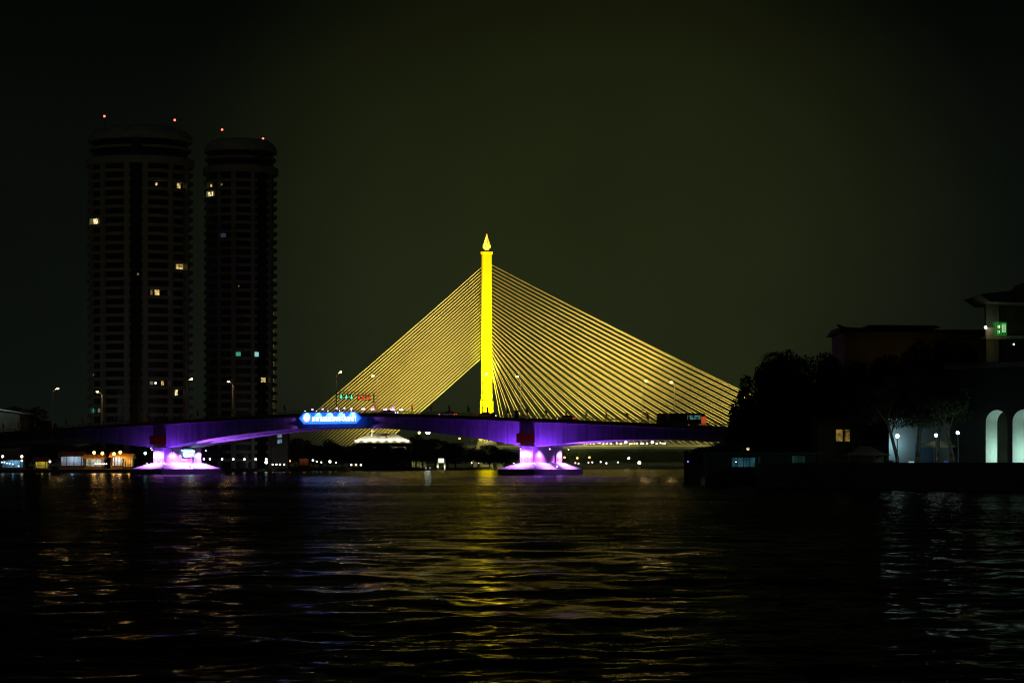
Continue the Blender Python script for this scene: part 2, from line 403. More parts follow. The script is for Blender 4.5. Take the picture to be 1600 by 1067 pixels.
# deck
m = MB(); secs = []
for k in range(0, 60):
    t = -165 + k*8.2; z = zd(t)
    secs.append([(t,-11,z-.9),(t,-7,z-2.4),(t,7,z-2.4),(t,11,z-.9),(t,11,z),(t,-11,z)])
m.loft(secs); m.build('deck', mat('deck_concrete',(.13,.13,.12),.9,var=.2,scale=.2,spec=.1), CB)
m = MB()
for k in range(0, 150):
    t = -165 + k*3.2
    for v in (-10.8,): m.box(t, t+.14, v-.07, v+.07, zd(t), zd(t)+1.1)
for s_ in (1.05, .55):
    for k in range(48):
        t = -165+k*10
        m.tube((t,-10.8,zd(t)+s_), (t+10,-10.8,zd(t+10)+s_), .06, n=4)
m.build('railing', GREY, CB)
for t in (-60, -110, -155, 300):
    m = MB(); m.frustum((t-2,t+2,-8,8,-1.5),(t-1.6,t+1.6,-7,7,zd(t)-2.4)); m.build('pier', YEL if t == -110 else CONC, CB)  # yellow light on one back pier is put into its colour
# stays
def cable(p0, p1, r):
    m = MB(); a = Vector(p0); b = Vector(p1); L = (b-a).length; sag = L*.006
    pts = [a.lerp(b, k/8) - Vector((0,0,4*sag*(k/8)*(1-k/8))) for k in range(9)]
    d = (b-a).normalized(); u = d.orthogonal().normalized(); v = d.cross(u)
    m.loft([[q + u*(r*math.cos(j*math.pi/4)) + v*(r*math.sin(j*math.pi/4)) for j in range(8)] for q in pts])
    return m.build('cable', CABLE, CB)
NC = 28
def tx(px, z):     # deck coordinate t for the picture column, on the bridge axis at v=0
    lo, hi = -300, 420
    for _ in range(50):
        mid = (lo+hi)/2; p = cbw(mid, 0, z)
        if p.x/p.y*F + 800 < px: lo = mid
        else: hi = mid
    return lo
for k in range(NC):
    f = k/(NC-1)
    # left: one plane, harp; k=0 lowest
    zp = zc(558 + (417-558)*f); t = tx(588 + (421-588)*f, DZ)
    cable((-3.4*math.cos(AZ)*.9, -3.4*math.sin(AZ)*.9 - .2, zp), (t, 0, zd(t)-1.5), .19)
    # right: two planes, fan
    zp = zc(566 + (413-566)*f); t = tx(793.5 + (1333-793.5)*f, DZ)
    for sv in (-1, 1):
        cable((3.3*math.cos(AZ)*.8, 3.3*math.sin(AZ)*.8 + sv*.25, zp), (t + sv*1.8, sv*.25, zd(t)), .165)
# deck lamps of the far bridge
WARM = (1.0, .78, .42)
lampw = emitmat('warm_bulb', WARM, 9)
lampy = emitmat('lamp_white', (1.0, .93, .75), 14)
def globe_lamp(loc, h, r, em, label, group, post=DARK, name='lamp_post', cat='lamp', mini=False):
    t = thing(name, label, cat, loc, 0, group)
    m = MB(); m.tube((0,0,0),(0,0,h), .07, .05, 6); m.lathe([(.16,0),(.14,.25),(.07,.3)], n=8); m.build('post', post, t)
    m = MB(); m.ball((0,0,h+r*.9), r, 10); m.build('globe', em, t, smooth=True)
    return t
n_ = 0
for px in (884, 888, 894, 900, 914, 920, 926, 930, 936, 941, 956, 962, 968, 977, 983, 997, 1000, 1004, 1008, 1015, 1018, 1024, 1039, 1045, 1049, 1052):
    t = tx(px, DZ); p = cbw(t, -10.4, zd(t)); n_ += 1
    globe_lamp(p, random.uniform(.2, 1.0), random.uniform(.3, .5), lampw, 'tiny warm railing light in the row along the far deck, seen under the near girder', 'railing lights of the far bridge', name='railing_light')
for px, nm in ((905, 'beside the purple pier'), (947, 'second right of the purple pier'), (988, 'third right of the purple pier'), (1029, 'fourth right of the purple pier'), (1016, 'up high under the near girder')):
    t = tx(px, DZ); p = cbw(t, -8, zd(t)); big = px != 1016
    globe_lamp(p, 1.2 if big else 3.6, .75 if big else .65, lampy, 'bright white lamp on the far bridge deck, ' + nm, 'deck lamps of the far bridge', name='street_lamp', cat='street lamp')

# floodlights of the pylon, and added ones for the stays
YC = (1.0, .95, .02)
FL = 1.0
def flood(loc, target, power, size, blend, label, col=YC, r=.5):
    t = thing('floodlight', label, 'floodlight', loc, 0, 'floodlights of the golden bridge')
    d = (Vector(target)-Vector(loc)).normalized()
    m = MB(); m.tube((0,0,-1.0),(0,0,-.2), .12, n=6); m.tube(Vector((0,0,0))-d*.8, Vector((0,0,0))-d*.1, .35, .6, 10); m.build('housing', DARK, t)
    m = MB(); m.tube(Vector((0,0,0))-d*.08, Vector((0,0,0))-d*.04, .55, n=10); m.build('lens', mat('yellow_lens', (.8,.6,.1), .2), t)
    light('SPOT', loc, power, col, target, size, blend, r)
pt = Vector((PX, PD, 0))
for k, (zt2, L) in enumerate(((28,17),(42,17),(57,15),(74,10),(94,4.2),(115,1.1),(137,.5))):
    src = Vector(((-9,9,-5,5,-2,2,0)[k], -50, 19)); d2 = 2500+(zt2-19)**2
    flood(pt + src, pt + Vector((0,0,zt2)), L*.5*math.pi/.72*4*math.pi*d2*math.sqrt(d2)/50*.62, 2*math.degrees(math.atan(11/math.sqrt(d2))), .8, 'floodlight in the cluster at the foot of the golden pylon')
# stays: three added projectors far off, in place of lamps at the anchors
flood((-120, 1440, 9), cbw(-75, 0, 80), 2.2e6, 80, .9, 'added floodlight lighting the left stays from the bank', (1.0,.86,.27), 6)
flood((40, 1330, 9), cbw(55, 0, 95), 2.9e6, 88, .9, 'added floodlight lighting the right stays near the pylon', (1.0,.88,.27), 6)
flood((150, 1250, 9), cbw(165, 0, 95), 2.6e6, 86, .9, 'added floodlight lighting the outer right stays', (1.0,.90,.27), 6)

def girder_mat():
    m = mat('girder_concrete', (0.44, 0.43, 0.41), 0.85, var=0.14, scale=0.3)
    nt = m.node_tree; b = nt.nodes['Principled BSDF']; rp = [n for n in nt.nodes if n.type == 'VALTORGB'][0]
    tc = nt.nodes.new('ShaderNodeTexCoord'); mp = nt.nodes.new('ShaderNodeMapping'); mp.inputs['Scale'].default_value = (1.1, 1.1, .12)
    nt.links.new(tc.outputs['Object'], mp.inputs['Vector'])
    nz = nt.nodes.new('ShaderNodeTexNoise'); nz.inputs['Scale'].default_value = 1.0; nz.inputs['Detail'].default_value = 4; nt.links.new(mp.outputs[0], nz.inputs['Vector'])
    r1 = nt.nodes.new('ShaderNodeMapRange'); r1.inputs['From Min'].default_value = .35; r1.inputs['From Max'].default_value = .6; r1.inputs['To Min'].default_value = .62; nt.links.new(nz.outputs['Fac'], r1.inputs['Value'])
    sx = nt.nodes.new('ShaderNodeSeparateXYZ'); nt.links.new(tc.outputs['Object'], sx.inputs[0])
    md = nt.nodes.new('ShaderNodeMath'); md.operation = 'PINGPONG'; md.inputs[1].default_value = 2.75; nt.links.new(sx.outputs['X'], md.inputs[0])
    r2 = nt.nodes.new('ShaderNodeMapRange'); r2.inputs['From Max'].default_value = .14; r2.inputs['To Min'].default_value = .5; nt.links.new(md.outputs[0], r2.inputs['Value'])
    mu = nt.nodes.new('ShaderNodeMath'); mu.operation = 'MULTIPLY'; nt.links.new(r1.outputs[0], mu.inputs[0]); nt.links.new(r2.outputs[0], mu.inputs[1])
    sc_ = nt.nodes.new('ShaderNodeVectorMath'); sc_.operation = 'SCALE'; nt.links.new(rp.outputs['Color'], sc_.inputs[0]); nt.links.new(mu.outputs[0], sc_.inputs['Scale'])
    nt.links.new(sc_.outputs[0], b.inputs['Base Color'])
    return m
GCON = girder_mat()
# ------------------------------------------------------------------ girder bridge (near)
BA = R(25); BX, BY = -42.4, 577.0
GB = thing('girder_bridge', 'long grey concrete girder bridge lit purple on two river piers', 'bridge', (BX, BY, 0), -BA)
MB_M = Matrix.Translation((BX, BY, 0)) @ Matrix.Rotation(-BA, 4, 'Z')
def gw(t, v, z): return MB_M @ Vector((t, v, z))
def gt(px, v=-10.8):
    lo, hi = -230, 230
    for _ in range(50):
        mid = (lo+hi)/2; p = gw(mid, v, 0)
        if p.x/p.y*F + 800 < px: lo = mid
        else: hi = mid
    return lo
def gz(px, py, v=-10.8):
    p = gw(gt(px, v), v, 0); return CAMZ + (HZ-py)/F*p.y
_k = ((55**2+100)**.6 - 100**.6)
def zdeck(t): return 15.75 - 1.85*((t*t+100)**.6 - 100**.6)/_k
def zsoff(t):
    a = abs(t)
    dep = 3.4 + 3.6*(a/55)**2.3 if a < 55 else 3.4 + 3.6*max(0, 1-(a-55)/42)**2
    return zdeck(t) - dep
TS = [-220 + 4*k for k in range(111)]
for v0, v1 in ((-8.6, -2.6), (2.6, 8.6)):
    m = MB(); m.loft([[(t, v0, zsoff(t)), (t, v1, zsoff(t)), (t, v1-.1, zdeck(t)-.62), (t, v0+.1, zdeck(t)-.62)] for t in TS]); m.build('box_girder', GCON, GB)
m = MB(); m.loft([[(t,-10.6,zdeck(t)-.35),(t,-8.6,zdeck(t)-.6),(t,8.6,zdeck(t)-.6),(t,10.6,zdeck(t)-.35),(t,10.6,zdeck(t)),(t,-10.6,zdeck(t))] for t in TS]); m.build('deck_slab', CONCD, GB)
for s_ in (-1, 1):
    m = MB(); y0, y1 = sorted((s_*10.6, s_*10.92))
    m.loft([[(t,y0,zdeck(t)-.5),(t,y1,zdeck(t)-.5),(t,y1,zdeck(t)+.42),(t,y0,zdeck(t)+.42)] for t in TS]); m.build('parapet', RAILB, GB)
    m = MB()
    for t in np.arange(-220, 220, 2.0): m.box(t, t+.14, s_*10.76-.06, s_*10.76+.06, zdeck(t)+.3, zdeck(t)+1.1)
    for h in (1.08, .78):
        for k in range(110):
            t = -220+4*k; m.tube((t,s_*10.76,zdeck(t)+h),(t+4,s_*10.76,zdeck(t+4)+h), .05, n=4)
    m.build('railing', RAILB, GB)
PUR = (.20, .03, 1.0)
VIO = (.50, .19, 1.0)
def pier(tc, full=True):
    zs = zsoff(tc)+.05
    m = MB(); m.box(tc-1.75, tc+1.75, -9.1, -5.6, 2.6, zs); m.box(tc-1.75, tc+1.75, 5.6, 9.1, 2.6, zs); m.box(tc-1.3, tc+1.3, -5.6, 5.6, 2.6, zs)
    m.box(tc-2.1, tc+2.1, -9.1, 9.1, zs-.05, zs+.3)
    p = m.build('pier', CONC, GB)
    m = MB(); m.frustum((tc-4.9,tc+4.9,-15.2,15.2,1.45),(tc-2.2,tc+2.2,-9.7,9.7,3.05)); m.frustum((tc-4.95,tc+4.95,-15.25,15.25,-1.5),(tc-4.95,tc+4.95,-15.25,15.25,1.45)); m.build('pier_footing', CONC, p)
    if not full: return p
    # painted band: lozenges along the pier foot, a medallion on the cutwater
    m = MB(); z0, z1 = 3.25, 4.75
    def loz(cx, cy, ux, uy, wd):
        pts = []
        for hw, hh in ((1, 1), (.62, .62)):
            for dx, dz in ((-1,0),(0,-1),(1,0),(0,1)):
                pts.append((cx+ux*wd*hw*dx/2, cy+uy*wd*hw*dx/2, (z0+z1)/2 + hh*dz*(z1-z0)/2))
        m.add(pts, [(k,(k+1)%4,4+(k+1)%4,4+k) for k in range(4)])
    for k in range(15): loz(tc+1.33, -5.2+k*.76, 0, 1, .72)
    for k in (-4.8, 4.8): loz(tc+1.78, 5.6+.9, 0, 1, .7)
    for k in range(5): loz(tc+1.78, -8.8+k*.72, 0, 1, .66); loz(tc+1.78, 5.9+k*.72, 0, 1, .66)
    for k in (-1.4, 1.4): loz(tc+k, -9.13, 1, 0, .5)
    m.build('painted_band', PINK, p)
    m = MB()
    for r0, r1 in ((.75,.6),(.45,.28)):
        n = 20; vs = []
        for r in (r0, r1):
            for k in range(n): vs.append((tc+r*math.cos(k*6.2832/n), -9.13, 4.0+r*math.sin(k*6.2832/n)))
        m.add(vs, [(k,(k+1)%n,n+(k+1)%n,n+k) for k in range(n)])
    for k in range(3):
        for s_ in (-1, 1):
            x = tc+s_*(.95+.25*k); m.add([(x,-9.13,4.5),(x+s_*.22,-9.13,4.0),(x,-9.13,3.5),(x+s_*.1,-9.13,4.0)],[(0,1,2,3)])
    m.build('medallion', PINK, p)
    return p
def pier_lamp(tc, v, t_off, z, label, target, power, size, col=VIO, glow=(.85,.75,1.0), gs=12, blend=.7):
    """small floodlight fixed to the pier head"""
    loc = gw(tc+t_off, v, z); T = gw(*target)
    t = thing('pier_floodlight', label, 'floodlight', loc, -BA, 'floodlights on the purple piers')
    d = Matrix.Rotation(BA, 3, 'Z') @ (T-loc).normalized()
    m = MB(); m.tube(-d*.45, -d*.05, .16, .26, 8); m.box(-.06,.06,-.06,.06,-.1,.4); m.build('housing', DARK, t)
    m = MB(); m.ball((0,0,0), .16, 8); m.build('lens', emitmat('violet_lens', glow, gs), t, smooth=True)
    light('SPOT', loc + (T-loc).normalized()*.35, power, col, T, size, blend, .25)
pier(-138, False); pier(138, False)
pL = pier(-55); pR = pier(55)
for tc, nm, gain, up in ((-55, 'left', 1.15, .28), (55, 'right', 1.0, 1.0)):
    zs = zsoff(tc)
    # head lamps shining down on the pier and its footing
    pier_lamp(tc, -12.0, -.3, zs-.2, f'violet lamp under the panel of the {nm} river pier', (tc-.3, -10.2, 2.5), 9000*gain, 140)
    pier_lamp(tc, -4.2, 4.3, zs-.3, f'violet lamp at the near end of the {nm} pier wall', (tc+2.4, -4.6, 2.5), 9000*gain, 130)
    if tc < 0:
        pier_lamp(tc, 1.0, 4.4, zs-.3, f'violet lamp above the lit sign of the {nm} pier', (tc+2.8, 1.0, 2.5), 8000*gain, 130)
    pier_lamp(tc, 7.6, 4.3, zs-.3, f'violet lamp at the far end of the {nm} pier wall', (tc+2.6, 8.0, 2.5), 9500*gain, 130)
    # lamps standing on the footing shining up at the girders
    pier_lamp(tc, -10.9, -2.6, 2.85, f'violet uplight on the front edge of the {nm} pier footing', (tc-6, -8.6, 11.5), 12500*(1 if tc > 0 else .12), 150, PUR, (.5,.3,1.0), 1.5)
    pier_lamp(tc, -10.9, 3.0, 2.85, f'violet uplight on the front corner of the {nm} pier footing', (tc+7, -8.6, 11), 12500*(1 if tc > 0 else .45), 150, PUR, (.5,.3,1.0), 1.5)
    pier_lamp(tc, 0, 4.4, 2.2, f'violet uplight on the side of the {nm} pier footing', (tc+22, -1, 9), 50000, 90, (.36,.10,1.0), (.5,.3,1.0), 1.5)
    # red navigation panel on the girder above the pier
    z0 = zsoff(tc)+1.25
    t = thing('navigation_panel', f'dark red board on the girder above the {nm} river pier', 'panel', gw(tc-.1, -10.0, z0), -BA)
    m = MB(); m.box(-2.2,2.2,-.12,1.3,0,2.3); m.build('board', REDPAN, t)
    m = MB()
    for x in (-1.5,1.5): m.box(x-.08,x+.08,.9,1.39,-.3,-.01); m.box(x-.08,x+.08,.9,1.39,2.31,2.6)
    m.build('bracket', DARK, t)

# lit sign on the left pier
t = thing('pier_sign', 'small glowing cyan sign with two bright lines on the left pier wall', 'sign', gw(-55+1.75, 2.6, 4.75), -BA)
m = MB(); m.prism([(-2.6,.35),(-2.3,0),(2.5,0),(2.8,.3),(2.8,1.8),(2.5,2.1),(-2.3,2.1),(-2.6,1.75)], 'x', 0, .22); m.build('panel', emitmat('cyan_panel', (.22,.62,1.0), 1.6), t)
m = MB(); m.lathe([(.8,0),(.8,.04)], n=18)
mm = Matrix.Rotation(R(90),4,'Y'); m.v = [tuple(mm @ Vector(p) + Vector((.225,-1.75,1.05))) for p in m.v]; m.build('emblem', emitmat('emblem_white', (.8,.9,1.0), 2.2), t)
m = MB()
rng = random.Random(5); y = -.75
while y < 2.5:
    b = rng.uniform(.18,.34)
    m.box(.225,.25,y,y+b,1.2,1.78)
    if rng.random() < .8: m.box(.225,.25,y,y+b*.8,.45,.85)
    y += b+.09
m.build('lettering', emitmat('lettering_white', (.75,.95,1.0), 3.0), t)
light('AREA', gw(-55+2.6, 2.6, 5.8), 90, (.35,.7,1.0), gw(-45, 2.6, 5.0), radius=.1).data.size = 2.0
# service pipe on the left pier wall
m = MB(); m.tube((-53.4,-5,7.0),(-53.4,8.6,7.0), .09, n=6); m.tube((-53.4,8.2,7.0),(-53.4,8.2,5.6), .09, n=6); m.tube((-53.4,-4.9,7.0),(-53.4,-4.9,5.4), .09, n=6); m.build('service_pipe', DARK, pL)

# name sign on the parapet
tsg0, tsg1 = gt(467, -11.3), gt(564, -11.3); tm = (tsg0+tsg1)/2; hw = (tsg1-tsg0)/2
zs0 = gz(515, 662, -11.3); zs1 = gz(515, 644.3, -11.3); hh = (zs1-zs0)/2
SG = thing('bridge_sign', 'wide glowing blue sign with pointed ends and white Thai lettering on the parapet', 'sign', gw(tm, -11.3, (zs0+zs1)/2), -BA)
m = MB(); m.prism([(-hw,0),(-hw+1.5,-hh),(hw-1.5,-hh),(hw,0),(hw-1.5,hh),(-hw+1.5,hh)], 'y', 0, .25)
m.build('panel', mat('blue_sign_face', (.12,.32,.85), .6, var=.05, emit=(.012,.085,.9), es=2.0), SG)
def text_mesh(body, size, name, m, parent, loc, extrude=.03, offset=.03):
    cu = bpy.data.curves.new(name, 'FONT'); cu.body = body; cu.size = size; cu.align_x = 'CENTER'; cu.align_y = 'CENTER'
    cu.extrude = extrude; cu.offset = offset
    tmp = bpy.data.objects.new(name+'_text', cu); COL.objects.link(tmp)
    bpy.context.view_layer.update()
    me = bpy.data.meshes.new_from_object(tmp.evaluated_get(bpy.context.evaluated_depsgraph_get()))
    bpy.data.objects.remove(tmp); bpy.data.curves.remove(cu)
    me.name = name; me.materials.clear(); me.materials.append(m)
    o = link(name, me, parent, loc); o.rotation_euler = (R(90),0,0)
    xs = [v.co.x for v in me.vertices]; print('TEXT width', name, len(xs), max(xs)-min(xs) if xs else 0)
    return o, (max(xs)-min(xs) if xs else 1)
tx_o, tw = text_mesh('สะพานสมเด็จพระปิ่นเกล้า', 2.0, 'lettering', emitmat('sign_white', (1.0,.92,1.0), 2.2), SG, (1.3,-.04,-.15))
tx_o.scale = (13.0/tw, 1.0, 1.0)
m = MB(); m.lathe([(.98,0),(.98,.06)], n=22); m.v = [tuple(Matrix.Rotation(R(90),4,'X') @ Vector(p) + Vector((-6.9,-.01,0))) for p in m.v]
em = m.build('emblem', emitmat('emblem_pink', (1.0,.35,.55), 1.6), SG)
m = MB()
for k in range(5):
    a = (k-2)*.42; x = -6.9 + .55*math.sin(a); z = -.45 + .9*math.cos(a)
    m.add([(-6.9-.12,-.09,-.5),(-6.9+.12,-.09,-.5),(x+.13,-.09,z-.25),(x,-.09,z+.1),(x-.13,-.09,z-.25)], [(0,1,2,3,4)])
m.build('emblem_lotus', emitmat('emblem_pale', (1.0,.75,.85), 2.2), em)
for k in range(5):
    x = -hw+2.4 + k*(2*hw-4.8)/4; loc = gw(tm+x, -12.2, (zs0+zs1)/2+hh+.5)
    t = thing('sign_lamp', 'small lamp on a bracket above the blue sign', 'lamp', loc, -BA, 'lamps above the blue sign')
    m = MB(); m.tube((0,1.2,-.3),(0,0,.05), .04, n=5); m.box(-.2,.2,-.12,.12,0,.14); m.build('bracket', DARK, t)
    m = MB(); m.ball((0,0,-.06), .1, 8); m.build('bulb', emitmat('sign_bulb', (.8,.85,1.0), 6), t)
    light('SPOT', gw(tm+x, -12.2, (zs0+zs1)/2+hh+.3), 750, (.45,.85,1.0), gw(tm+x, -11.3, (zs0+zs1)/2+.1), 95, .6, .1)
# violet wash lamps at both ends of the sign
for tt, s_ in ((tsg0-.6,-1),(tsg1+.6,1)):
    for zz, nm in ((zdeck(tt)-1.2,'upper'), (zsoff(tt)+.3,'lower')):
        loc = gw(tt, -9.1 if nm == 'upper' else -9.0, zz)
        t = thing('wash_light', f'{nm} violet wash light at the {"left" if s_<0 else "right"} end of the blue sign', 'floodlight', loc, -BA)
        m = MB(); m.box(-.18,.18,-.05,.35,-.12,.12); m.build('housing', DARK, t)
        light('SPOT', gw(tt, -9.5 if nm == 'upper' else -9.2, zz), 420, (.4,.12,1.0), gw(tt+s_*5, -8.7, zz+(.5 if nm == 'upper' else -.2)), 42, .9, .1)

# violet floodlights along the railing
vl = emitmat('violet_bulb', (.72,.42,1.0), 5)
for k, (px, py) in enumerate(((488,641),(504,641),(526,638.5),(538,638.5),(549,639),(567.5,642),(582,642),(602,642),(613,642),(626.5,642))):
    tt = gt(px); big = px > 560
    t = thing('railing_floodlight', 'violet lamp clamped on the railing above or beside the blue sign', 'lamp', gw(tt, -10.76, zdeck(tt)+1.12), -BA, 'violet lamps on the railing')
    hz = max(.1, gz(px, py) - zdeck(tt) - 1.12)
    m = MB(); m.tube((0,0,0),(0,0,hz), .05, n=5); m.build('bracket', DARK, t)
    m = MB(); m.box(-.42 if big else -.16, .42 if big else .16, -.15,.15, hz, hz+(.34 if big else .3)); m.build('lens', vl, t)
    if big: light('POINT', gw(tt, -10.76, zdeck(tt)+1.7), 55, (.6,.3,1.0), radius=.2)

# lane signal gantry
tg = gt(526, -10.0)
GT = thing('signal_gantry', 'dark lane signal gantry spanning the near bridge deck', 'gantry', gw(tg, 0, zdeck(tg)), -BA)
gz0 = zdeck(tg); hg = gz(526, 613, -10.0) - gz0
m = MB()
for v in (-10.2, 10.2): m.box(-.12,.12,v-.12,v+.12,0,hg+.4)
m.build('post', DARK, GT)
m = MB()
for h in (hg-.3, hg+.4):
    m.box(-.05,.05,-10.2,10.2,h-.05,h+.05)
for k in range(20):
    v = -10.2+k*1.02; m.tube((0,v,hg-.3),(0,v+1.02,hg+.4) if k%2 else (0,v+.001,hg+.4), .05, n=4)
m.build('truss', DARK, GT)
gs = emitmat('signal_green', (.05,1.0,.55), 1.7); rs_ = emitmat('signal_red', (1.0,.03,.01), 1.5)
for k, v in enumerate((-7.2,-4.4,-1.6,2.4,5.0,7.6)):
    green = k < 3; p = gw(tg-.25, v, gz0+hg-1.0)
    nm = ['first','second','third'][k % 3]
    s = thing('lane_signal', f'lane signal with a {"green arrow" if green else "red cross"}, {nm} {"green" if green else "red"} one from the left', 'signal', p, 0, 'lane signals on the gantry')
    m = MB(); m.box(-.5,.5,0,.3,-.58,.6); m.box(-.05,.05,.1,.2,.6,1.2); m.build('housing', DARK, s)
    m = MB()
    if green: m.prism([(-.12,.55),(.12,.55),(.12,-.02),(.42,-.02),(0,-.56),(-.42,-.02),(-.12,-.02)], 'y', -.05, -.01)
    else:
        for sg in (-1,1): m.prism([(-.38,-.32*sg),(-.26,-.44*sg),(.38,.32*sg),(.26,.44*sg)], 'y', -.05+.012*sg, -.012)
    m.build('signal_face', gs if green else rs_, s)

# street lamps on the near bridge
SOD = (1.0, .62, .24)
slm = emitmat('sodium_lamp', (1.0,.55,.16), 34)
def bridge_lamp(px, py, side, label):
    v = side*10.2
    arm = 2.3
    tt = gt(px, v - side*arm); zb = zdeck(tt); p = gw(tt, v - side*arm, 0)
    h = CAMZ + (HZ-py)/F*p.y - zb
    t = thing('street_lamp', label, 'street lamp', gw(tt, v, zb), -BA, 'street lamps on the near bridge')
    m = MB(); m.tube((0,0,0),(0,0,h-.9), .14, .09, 8); m.lathe([(.3,0),(.3,.1),(.2,.15),(.18,.9),(.14,1)], n=8); m.build('pole', GREY, t)
    m = MB(); pts = [Vector((0,-side*arm*f, h-.9+1.0*math.sin(f*1.4))) for f in (0,.15,.35,.6,.8)]
    for k in range(4): m.tube(pts[k], pts[k+1], .07, n=6)
    m.build('arm', GREY, t)
    m = MB(); y0, y1 = sorted((-side*arm*.75, -side*arm*1.15)); m.frustum((-.2,.2,y0,y1,h+.06),(-.12,.12,y0+.1,y1-.1,h+.24)); m.build('lamp_head', DARK, t)
    m = MB(); m.ball((0,-side*arm,h), .34, 10, .6); m.build('lens', slm, t, smooth=True)
    light('POINT', gw(tt, v-side*arm, zb+h-.5), 550, SOD, radius=.3)
for px, py, side, lab in ((90,607,-1,'leftmost sodium street lamp, left of the tower blocks'), (299,592,-1,'sodium street lamp in the gap between the two tower blocks'), (532,581,-1,'sodium street lamp against the sky above the blue sign'), (760,584,-1,'street lamp in front of the golden pylon'), (1009,595,-1,'dark-poled street lamp left of the far right one, before the stays'),
        (152,612,1,'sodium street lamp before the left tower block'), (357,596,1,'sodium street lamp before the right tower block'), (583,587,1,'sodium street lamp right of the lane signals'), (808,588,1,'sodium street lamp just right of the golden pylon'), (1049,597,1,'rightmost sodium street lamp with a lit pole, above the bus')):
    bridge_lamp(px, py, side, lab)

# flags along the railing
FO = mat('orange_flag_cloth', (.75,.3,.04), .8, var=.1); FP = mat('pale_flag_cloth', (.4,.36,.3), .8, var=.15)
fl0 = {}
for k in range(40):
    tt = -112 + k*5.4
    if tsg0-1 < tt < tsg1+1: continue
    kind = 'orange' if k % 2 else 'pale'
    p = gw(tt, -10.4, zdeck(tt)+.1)
    if kind in fl0:
        dup(fl0[kind], p, rz=-BA + random.uniform(-.4,.4)); continue
    t = thing('flag', 'small %s flag on a short pole along the near bridge railing' % kind, 'flag', p, -BA, '%s flags along the railing' % kind)
    m = MB(); m.tube((0,0,0),(0,-.15,2.9), .035, n=5); m.build('pole', GREY, t)
    m = MB(); N = 8; vs = []
    for j in range(N+1):
        for h in range(5):
            f = j/N; vs.append((.05+.62*f, -.15+.12*math.sin(f*6+h), 2.85-h*.36-.5*f*f))
    m.add(vs, [(j*5+h, j*5+h+1, j*5+h+6, j*5+h+5) for j in range(N) for h in range(4)])
    m.build('cloth', FO if kind == 'orange' else FP, t, smooth=True)
    fl0[kind] = t

# vehicles
HL = emitmat('headlight', (1.0,.95,.85), 8); TL = emitmat('taillight', (1.0,.04,.02), 4)
def car(px, v, paint, label, direction=1):
    tt = gt(px, v); p = gw(tt, v, zdeck(tt))
    t = thing('car', label, 'car', p, -BA + (0 if direction > 0 else math.pi))
    m = MB(); prof = [(-2.15,.35),(-2.2,.75),(-2.05,.92),(-1.3,.98),(.9,.95),(2.0,.82),(2.2,.6),(2.2,.35)]
    m.prism(prof, 'y', -.86, .86); m.build('body', paint, t)
    m = MB(); m.frustum((-1.7,1.1,-.8,.8,.97),(-1.1,.35,-.64,.64,1.46)); m.build('cabin', DARKGLASS, t)
    m = MB(); m.frustum((-1.12,.37,-.65,.65,1.465),(-1.0,.25,-.6,.6,1.5)); m.build('roof', paint, t)
    for x in (-1.35,1.35):
        for y in (-.8,.8):
            m = MB(); m.tube((x,y-.1,.33),(x,y+.1,.33), .33, n=14); m.build('wheel', DARK, t)
    for y in (-.62,.62):
        m = MB(); m.box(2.19,2.24,y-.18,y+.18,.6,.74); m.build('headlight', HL, t)
        m = MB(); m.box(-2.24,-2.18,y-.18,y+.18,.66,.84); m.build('taillight', TL, t)
    return t
car(761, -6.5, mat('taxi_paint', (.6,.4,.05), .3, var=.05), 'taxi passing in front of the golden pylon foot')
car(608, -3.0, mat('dark_car_paint', (.05,.05,.06), .3), 'dark car with red tail lights right of the blue sign', 1)
car(885, 4.0, mat('grey_car_paint', (.25,.25,.26), .3), 'grey car with headlights on right of the right pier', -1)
car(700, 6.0, mat('white_car_paint', (.6,.6,.6), .3), 'pale car on the deck left of the golden pylon', -1)
car(92, 3.5, mat('silver_car_paint', (.4,.4,.42), .3), 'silver car at the left end of the deck', 1)
car(252, 4.0, mat('blue_car_paint', (.05,.08,.2), .3), 'blue car on the deck above the left pier', 1)
# bus
tt = gt(1064, -6.0); BU = thing('bus', 'dark bus with a lit teal rear window at the right end of the deck', 'bus', gw(tt,-6.0,zdeck(tt)), -BA)
m = MB(); m.prism([(-5.9,.4),(5.6,.4),(5.85,.8),(5.9,1.6),(5.75,2.9),(5.5,3.1),(-5.7,3.15),(-5.9,2.9)], 'y', -1.22, 1.22); m.build('body', mat('bus_paint', (.03,.03,.03), .4), BU)
for k in range(6):
    x = -5.3+k*1.85
    m = MB(); m.box(x, x+1.6, -1.25, -1.222, 1.6, 2.6)
    m.build('window', winmat('bus_window', (.15,.5,.45), (.1,.35,.3), .45, 1.2) if k >= 4 else DARKGLASS, BU)
for x in (-3.6,3.4):
    for y in (-1.1,1.1):
        m = MB(); m.tube((x,y-.14,.48),(x,y+.14,.48), .48, n=14); m.build('wheel', DARK, BU)
m = MB(); m.box(5.9,5.93,-1.0,1.0,1.2,2.7); m.build('windscreen', DARKGLASS, BU)
tt = gt(1100, -9.2)
t = thing('advert_column', 'orange-red lit box standing right of the bus on the deck', 'sign', gw(tt,-9.4,zdeck(tt)), -BA)
m = MB(); m.box(-.5,.5,-.3,.3,.6,2.6); m.build('box', emitmat('orange_box', (.9,.13,.03), .45), t)
m = MB(); m.box(-.55,.55,-.35,.35,0,.6); m.build('plinth', WHITE, t)
